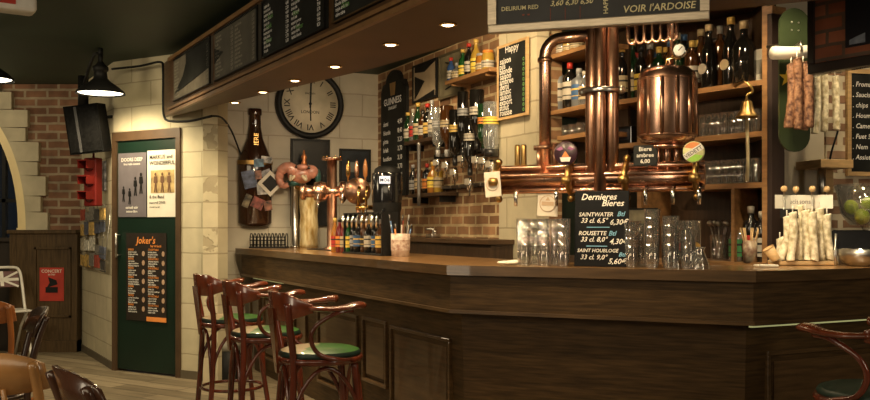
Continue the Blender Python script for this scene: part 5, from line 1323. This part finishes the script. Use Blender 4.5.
dup(s0, stoolM((-1.0,5.33), ang-.04), 'mahogany bar stool in the middle of the three at the left bar front')
dup(s0, stoolM((-1.37,6.08), ang+.05), 'mahogany bar stool farthest from the camera, closest to the cream wall')
st = dup(s0, stoolM((1.66,3.40), math.atan2(RW.n.y, RW.n.x)+.15), 'mahogany bar stool cut off by the lower right corner', 'bar stool at the right bar front')
for ch in st.children:
    if ch.name.startswith('cushion') and 'edge' not in ch.name:
        me = ch.data.copy(); me.materials.clear(); me.materials.append(DKCUSH); me.materials.append(DKCUSH); ch.data = me
# small bin behind stools
t = thing('pedal_bin', 'small grey and black bin on the floor behind the bar stools', 'bin', T((-1.74,7.62,0)))
obj('body', MB().lathe([(0,0),(.085,0),(.09,.02),(.09,.25),(0,.25)],20), BLACK, t); obj('lid', MB().lathe([(.092,.25),(.092,.30),(.06,.36),(0,.37)],20), mat('grey_lid', (.25,.24,.2), .4), t)

# ================================================================== CHAIRS AT LEFT
def make_chair(label, M, wd, group=None, back='solid'):
    t = thing('dining_chair', label, 'chair', M, group)
    mb = MB(); mb.lathe([(0,.44),(.19,.44),(.205,.45),(.205,.462),(.19,.47),(.10,.463),(0,.46)],28,Matrix.Diagonal((1,.98,1,1)))
    obj('seat', mb, wd, t)
    for sy in (-1,1):
        obj('leg', MB().tube(spline([(-.23,sy*.17,0),(-.17,sy*.155,.45),(-.20,sy*.175,.68),(-.255,sy*.18,.85)],5),.0165,10), wd, t)
        obj('leg', MB().tube([(.2,sy*.17,0),(.16,sy*.14,.45)],[.014,.018],10), wd, t)
    secs = []; mb = MB(); n = 14
    for i in range(n+1):
        f_ = i/n*2-1; y_ = f_*.20; x_ = -.275+.05*f_*f_
        zt = .885-.04*abs(f_)**3; zb = .735+.02*f_*f_
        secs.append([mb.bm.verts.new(p_) for p_ in ((x_+.03,y_,zb),(x_+.045,y_,zb),(x_+.008,y_,zt),(x_-.01,y_,zt))])
    for A_,B_ in zip(secs,secs[1:]):
        for k_ in range(4): mb.bm.faces.new((A_[k_],A_[(k_+1)%4],B_[(k_+1)%4],B_[k_]))
    mb.bm.faces.new(secs[0]); mb.bm.faces.new(secs[-1][::-1])
    for f in mb.bm.faces: f.smooth = True
    obj('backrest', mb, wd, t)
    mb = MB(); mb.tube([(-.18,-.16,.56),(-.2,0,.56),(-.18,.16,.56)],.012,8)
    for y_ in (-.07,0,.07): mb.tube([(-.195,y_,.56),(-.245,y_,.76)],.009,8)
    obj('back_rung', mb, wd, t)
    obj('stretcher', MB().tube([(.18,-.155,.22),(.18,.155,.22)],.011,8).tube([(-.2,-.16,.25),(.18,-.155,.25)],.011,8).tube([(-.2,.16,.25),(.18,.155,.25)],.011,8), wd, t)
    return t
def chM(px, D_, rz): return T(((px-435)*D_/900, D_, 0)) @ RZ(rz)
make_chair('very dark wooden chair seen side-on in the left foreground, facing left', T((-2.24,4.50,0)) @ RZ(PI+.52), DKW)
make_chair('dark brown wooden chair whose backrest rises at the bottom edge', T((-.88,2.80,0)) @ RZ(.66), mat('brown_chair_wood', (.075,.032,.018), .25, var=.2, coat=.5))
make_chair('light tan wooden chair cut off by the lower left corner', T((-1.47,3.23,0)) @ RZ(PI/2-.12), TANW)
make_chair('orange-brown wooden chair at the left edge behind the tan one', T((-2.60,5.35,0)) @ RZ(PI/2), ORW)
# white folding metal chairs
def folding(label, M):
    t = thing('folding_chair', label, 'chair', M, 'white metal chairs by the arched window')
    for sx in (-1,1):
        obj('side_frame', MB().tube(spline([(sx*.18,-.20,0),(sx*.18,-.02,.45),(sx*.18,.1,.78),(sx*.165,.13,.86)],5),.014,10), WHITEP, t)
        obj('leg', MB().tube([(sx*.16,.22,0),(sx*.16,.05,.30),(sx*.16,-.14,.47)],.013,10), WHITEP, t)
    obj('top_bar', MB().tube(spline([(-.165,.13,.86),(-.12,.14,.885),(.12,.14,.885),(.165,.13,.86)],4),.014,10), WHITEP, t)
    obj('seat', MB().box(-.18,.18,-.22,.10,.46,.48,bev=.006), WHITEP, t)
    o = obj('back_panel', MB().box(-.16,.16,-.005,.005,-.07,.09,T((0,.12,.76)) @ RX(-.25),bev=.003), mat('dark_panel_print', (.12,.05,.05), .5), t)
    mb = MB()
    for s_ in (-1,1): mb.box(-.17,.17,-.009,-.006,-.010,.010,T((0,.118,.765)) @ RX(-.25) @ RY(s_*.45))
    mb.box(-.16,.16,-.010,-.007,-.014,.014,T((0,.118,.765)) @ RX(-.25)).box(-.016,.016,-.010,-.007,-.065,.085,T((0,.118,.765)) @ RX(-.25))
    obj('printed_stripes', mb, WHITEP, o)
    return t
f0 = folding('white metal folding chair by the window, right-hand one near the dark panelling', T(((8-435)*8.9/900,8.85,0)) @ RZ(.75))
dup(f0, T(((-14-435)*8.9/900,8.35,0)) @ RZ(.5), 'white metal folding chair by the window, left-hand one cut by the picture edge')
bl2 = thing('blue_bottle_far', '', 'bottle'); bpy.data.objects.remove(bl2)

# ================================================================== LIGHTS
def area(name, loc, aim, size, energy, col, sy=None):
    li = bpy.data.lights.new(name,'AREA'); li.energy = energy; li.color = col; li.size = size
    if sy: li.shape = 'RECTANGLE'; li.size_y = sy
    o = bpy.data.objects.new(name, li); COL.objects.link(o); o.location = loc
    d = Vector(aim)-Vector(loc); o.rotation_euler = d.to_track_quat('-Z','Y').to_euler(); return o
def point(name, loc, energy, col, r=.05):
    li = bpy.data.lights.new(name,'POINT'); li.energy = energy; li.color = col; li.shadow_soft_size = r
    o = bpy.data.objects.new(name, li); COL.objects.link(o); o.location = loc; return o
def spot(name, loc, aim, energy, col, ang=1.2, r=.05, blend=.7):
    li = bpy.data.lights.new(name,'SPOT'); li.energy = energy; li.color = col; li.shadow_soft_size = r; li.spot_size = ang; li.spot_blend = blend
    o = bpy.data.objects.new(name, li); COL.objects.link(o); o.location = loc
    d = Vector(aim)-Vector(loc); o.rotation_euler = d.to_track_quat('-Z','Y').to_euler(); return o
WARM = (1,.74,.42)
area('room_fill', (-1.2,1.0,2.7), (-.3,5.0,.9), 3.0, 46, (1,.80,.52), 1.6)
area('left_streak_fill', (-3.6,1.2,1.7), (.6,4.5,1.6), .5, 26, (1,.82,.58), 1.9)  # added unseen area light, puts tall streaks on the copper
area('right_streak_fill', (3.2,.8,1.9), (.8,4.6,1.7), .45, 26, (1,.82,.58), 1.8)  # added counterpart on the right, unseen, for highlights on metal and glass
spot('wall_lamp_beam', (lc.x,lc.y,lc.z-.03), (lc.x+.1,lc.y+.3,0), 75, (1,.8,.48), 2.8, .08, .6)
spot('door_wash', (-1.9,6.0,2.6), (-2.6,8.0,1.3), 80, (1,.80,.46), 1.3, .15)
spot('brick_wash', (-.35,7.0,2.6), (-.2,8.0,1.3), 30, WARM, 1.8, .1)
spot('clock_wash', (-1.0,7.3,2.1), (-1.2,8.5,1.8), 10, (1,.82,.6), 2.0, .2)
spot('back_bar_light', (.30,5.3,2.7), (.45,6.7,1.7), 70, WARM, 2.0, .08)
spot('shelf_light', (.95,4.6,2.72), (1.5,5.5,1.8), 34, WARM, 2.3, .05)
spot('upper_brick_fill', (-.1,5.75,2.62), (.12,7.1,2.05), 42, WARM, 1.9, .06)  # added spot without a fixture, brightens the bricks under the canopy
spot('tap_front_fill', (.45,3.7,2.18), (.85,4.75,1.75), 60, WARM, 2.0, .04)  # added front light without a fixture, lifts the dark copper column
spot('right_counter_light', (1.62,4.28,2.6), (2.1,5.0,1.2), 45, (1,.78,.46), 1.6, .05)
spot('sausage_fill', (1.42,3.86,2.15), (1.9,4.62,1.25), 55, (1,.82,.52), .75, .03)  # added narrow spot without a fixture, brightens the white sausages
spot('elephant_tap_fill', (-1.05,6.45,2.12), (-1.12,7.3,1.5), 60, (1,.82,.5), .8, .03)  # added spot without a fixture, brightens the gilded elephant tap
spot('right_wall_light', (2.45,4.75,2.6), (2.5,5.4,1.3), 22, (1,.78,.46), 2.2, .05)
point('window_corner_point', (-4.9,8.5,2.3), 9, (1,.8,.5), .1)  # warm point lamp inside the room, in front of the dark window
area('street_side_fill', (-4.4,5.0,2.6), (-4.0,9.2,.6), 1.0, 55, (1,.82,.52))
w = bpy.data.worlds.new('world'); S.world = w; w.use_nodes = True
w.node_tree.nodes['Background'].inputs[0].default_value = (.35,.25,.16,1); w.node_tree.nodes['Background'].inputs[1].default_value = .12
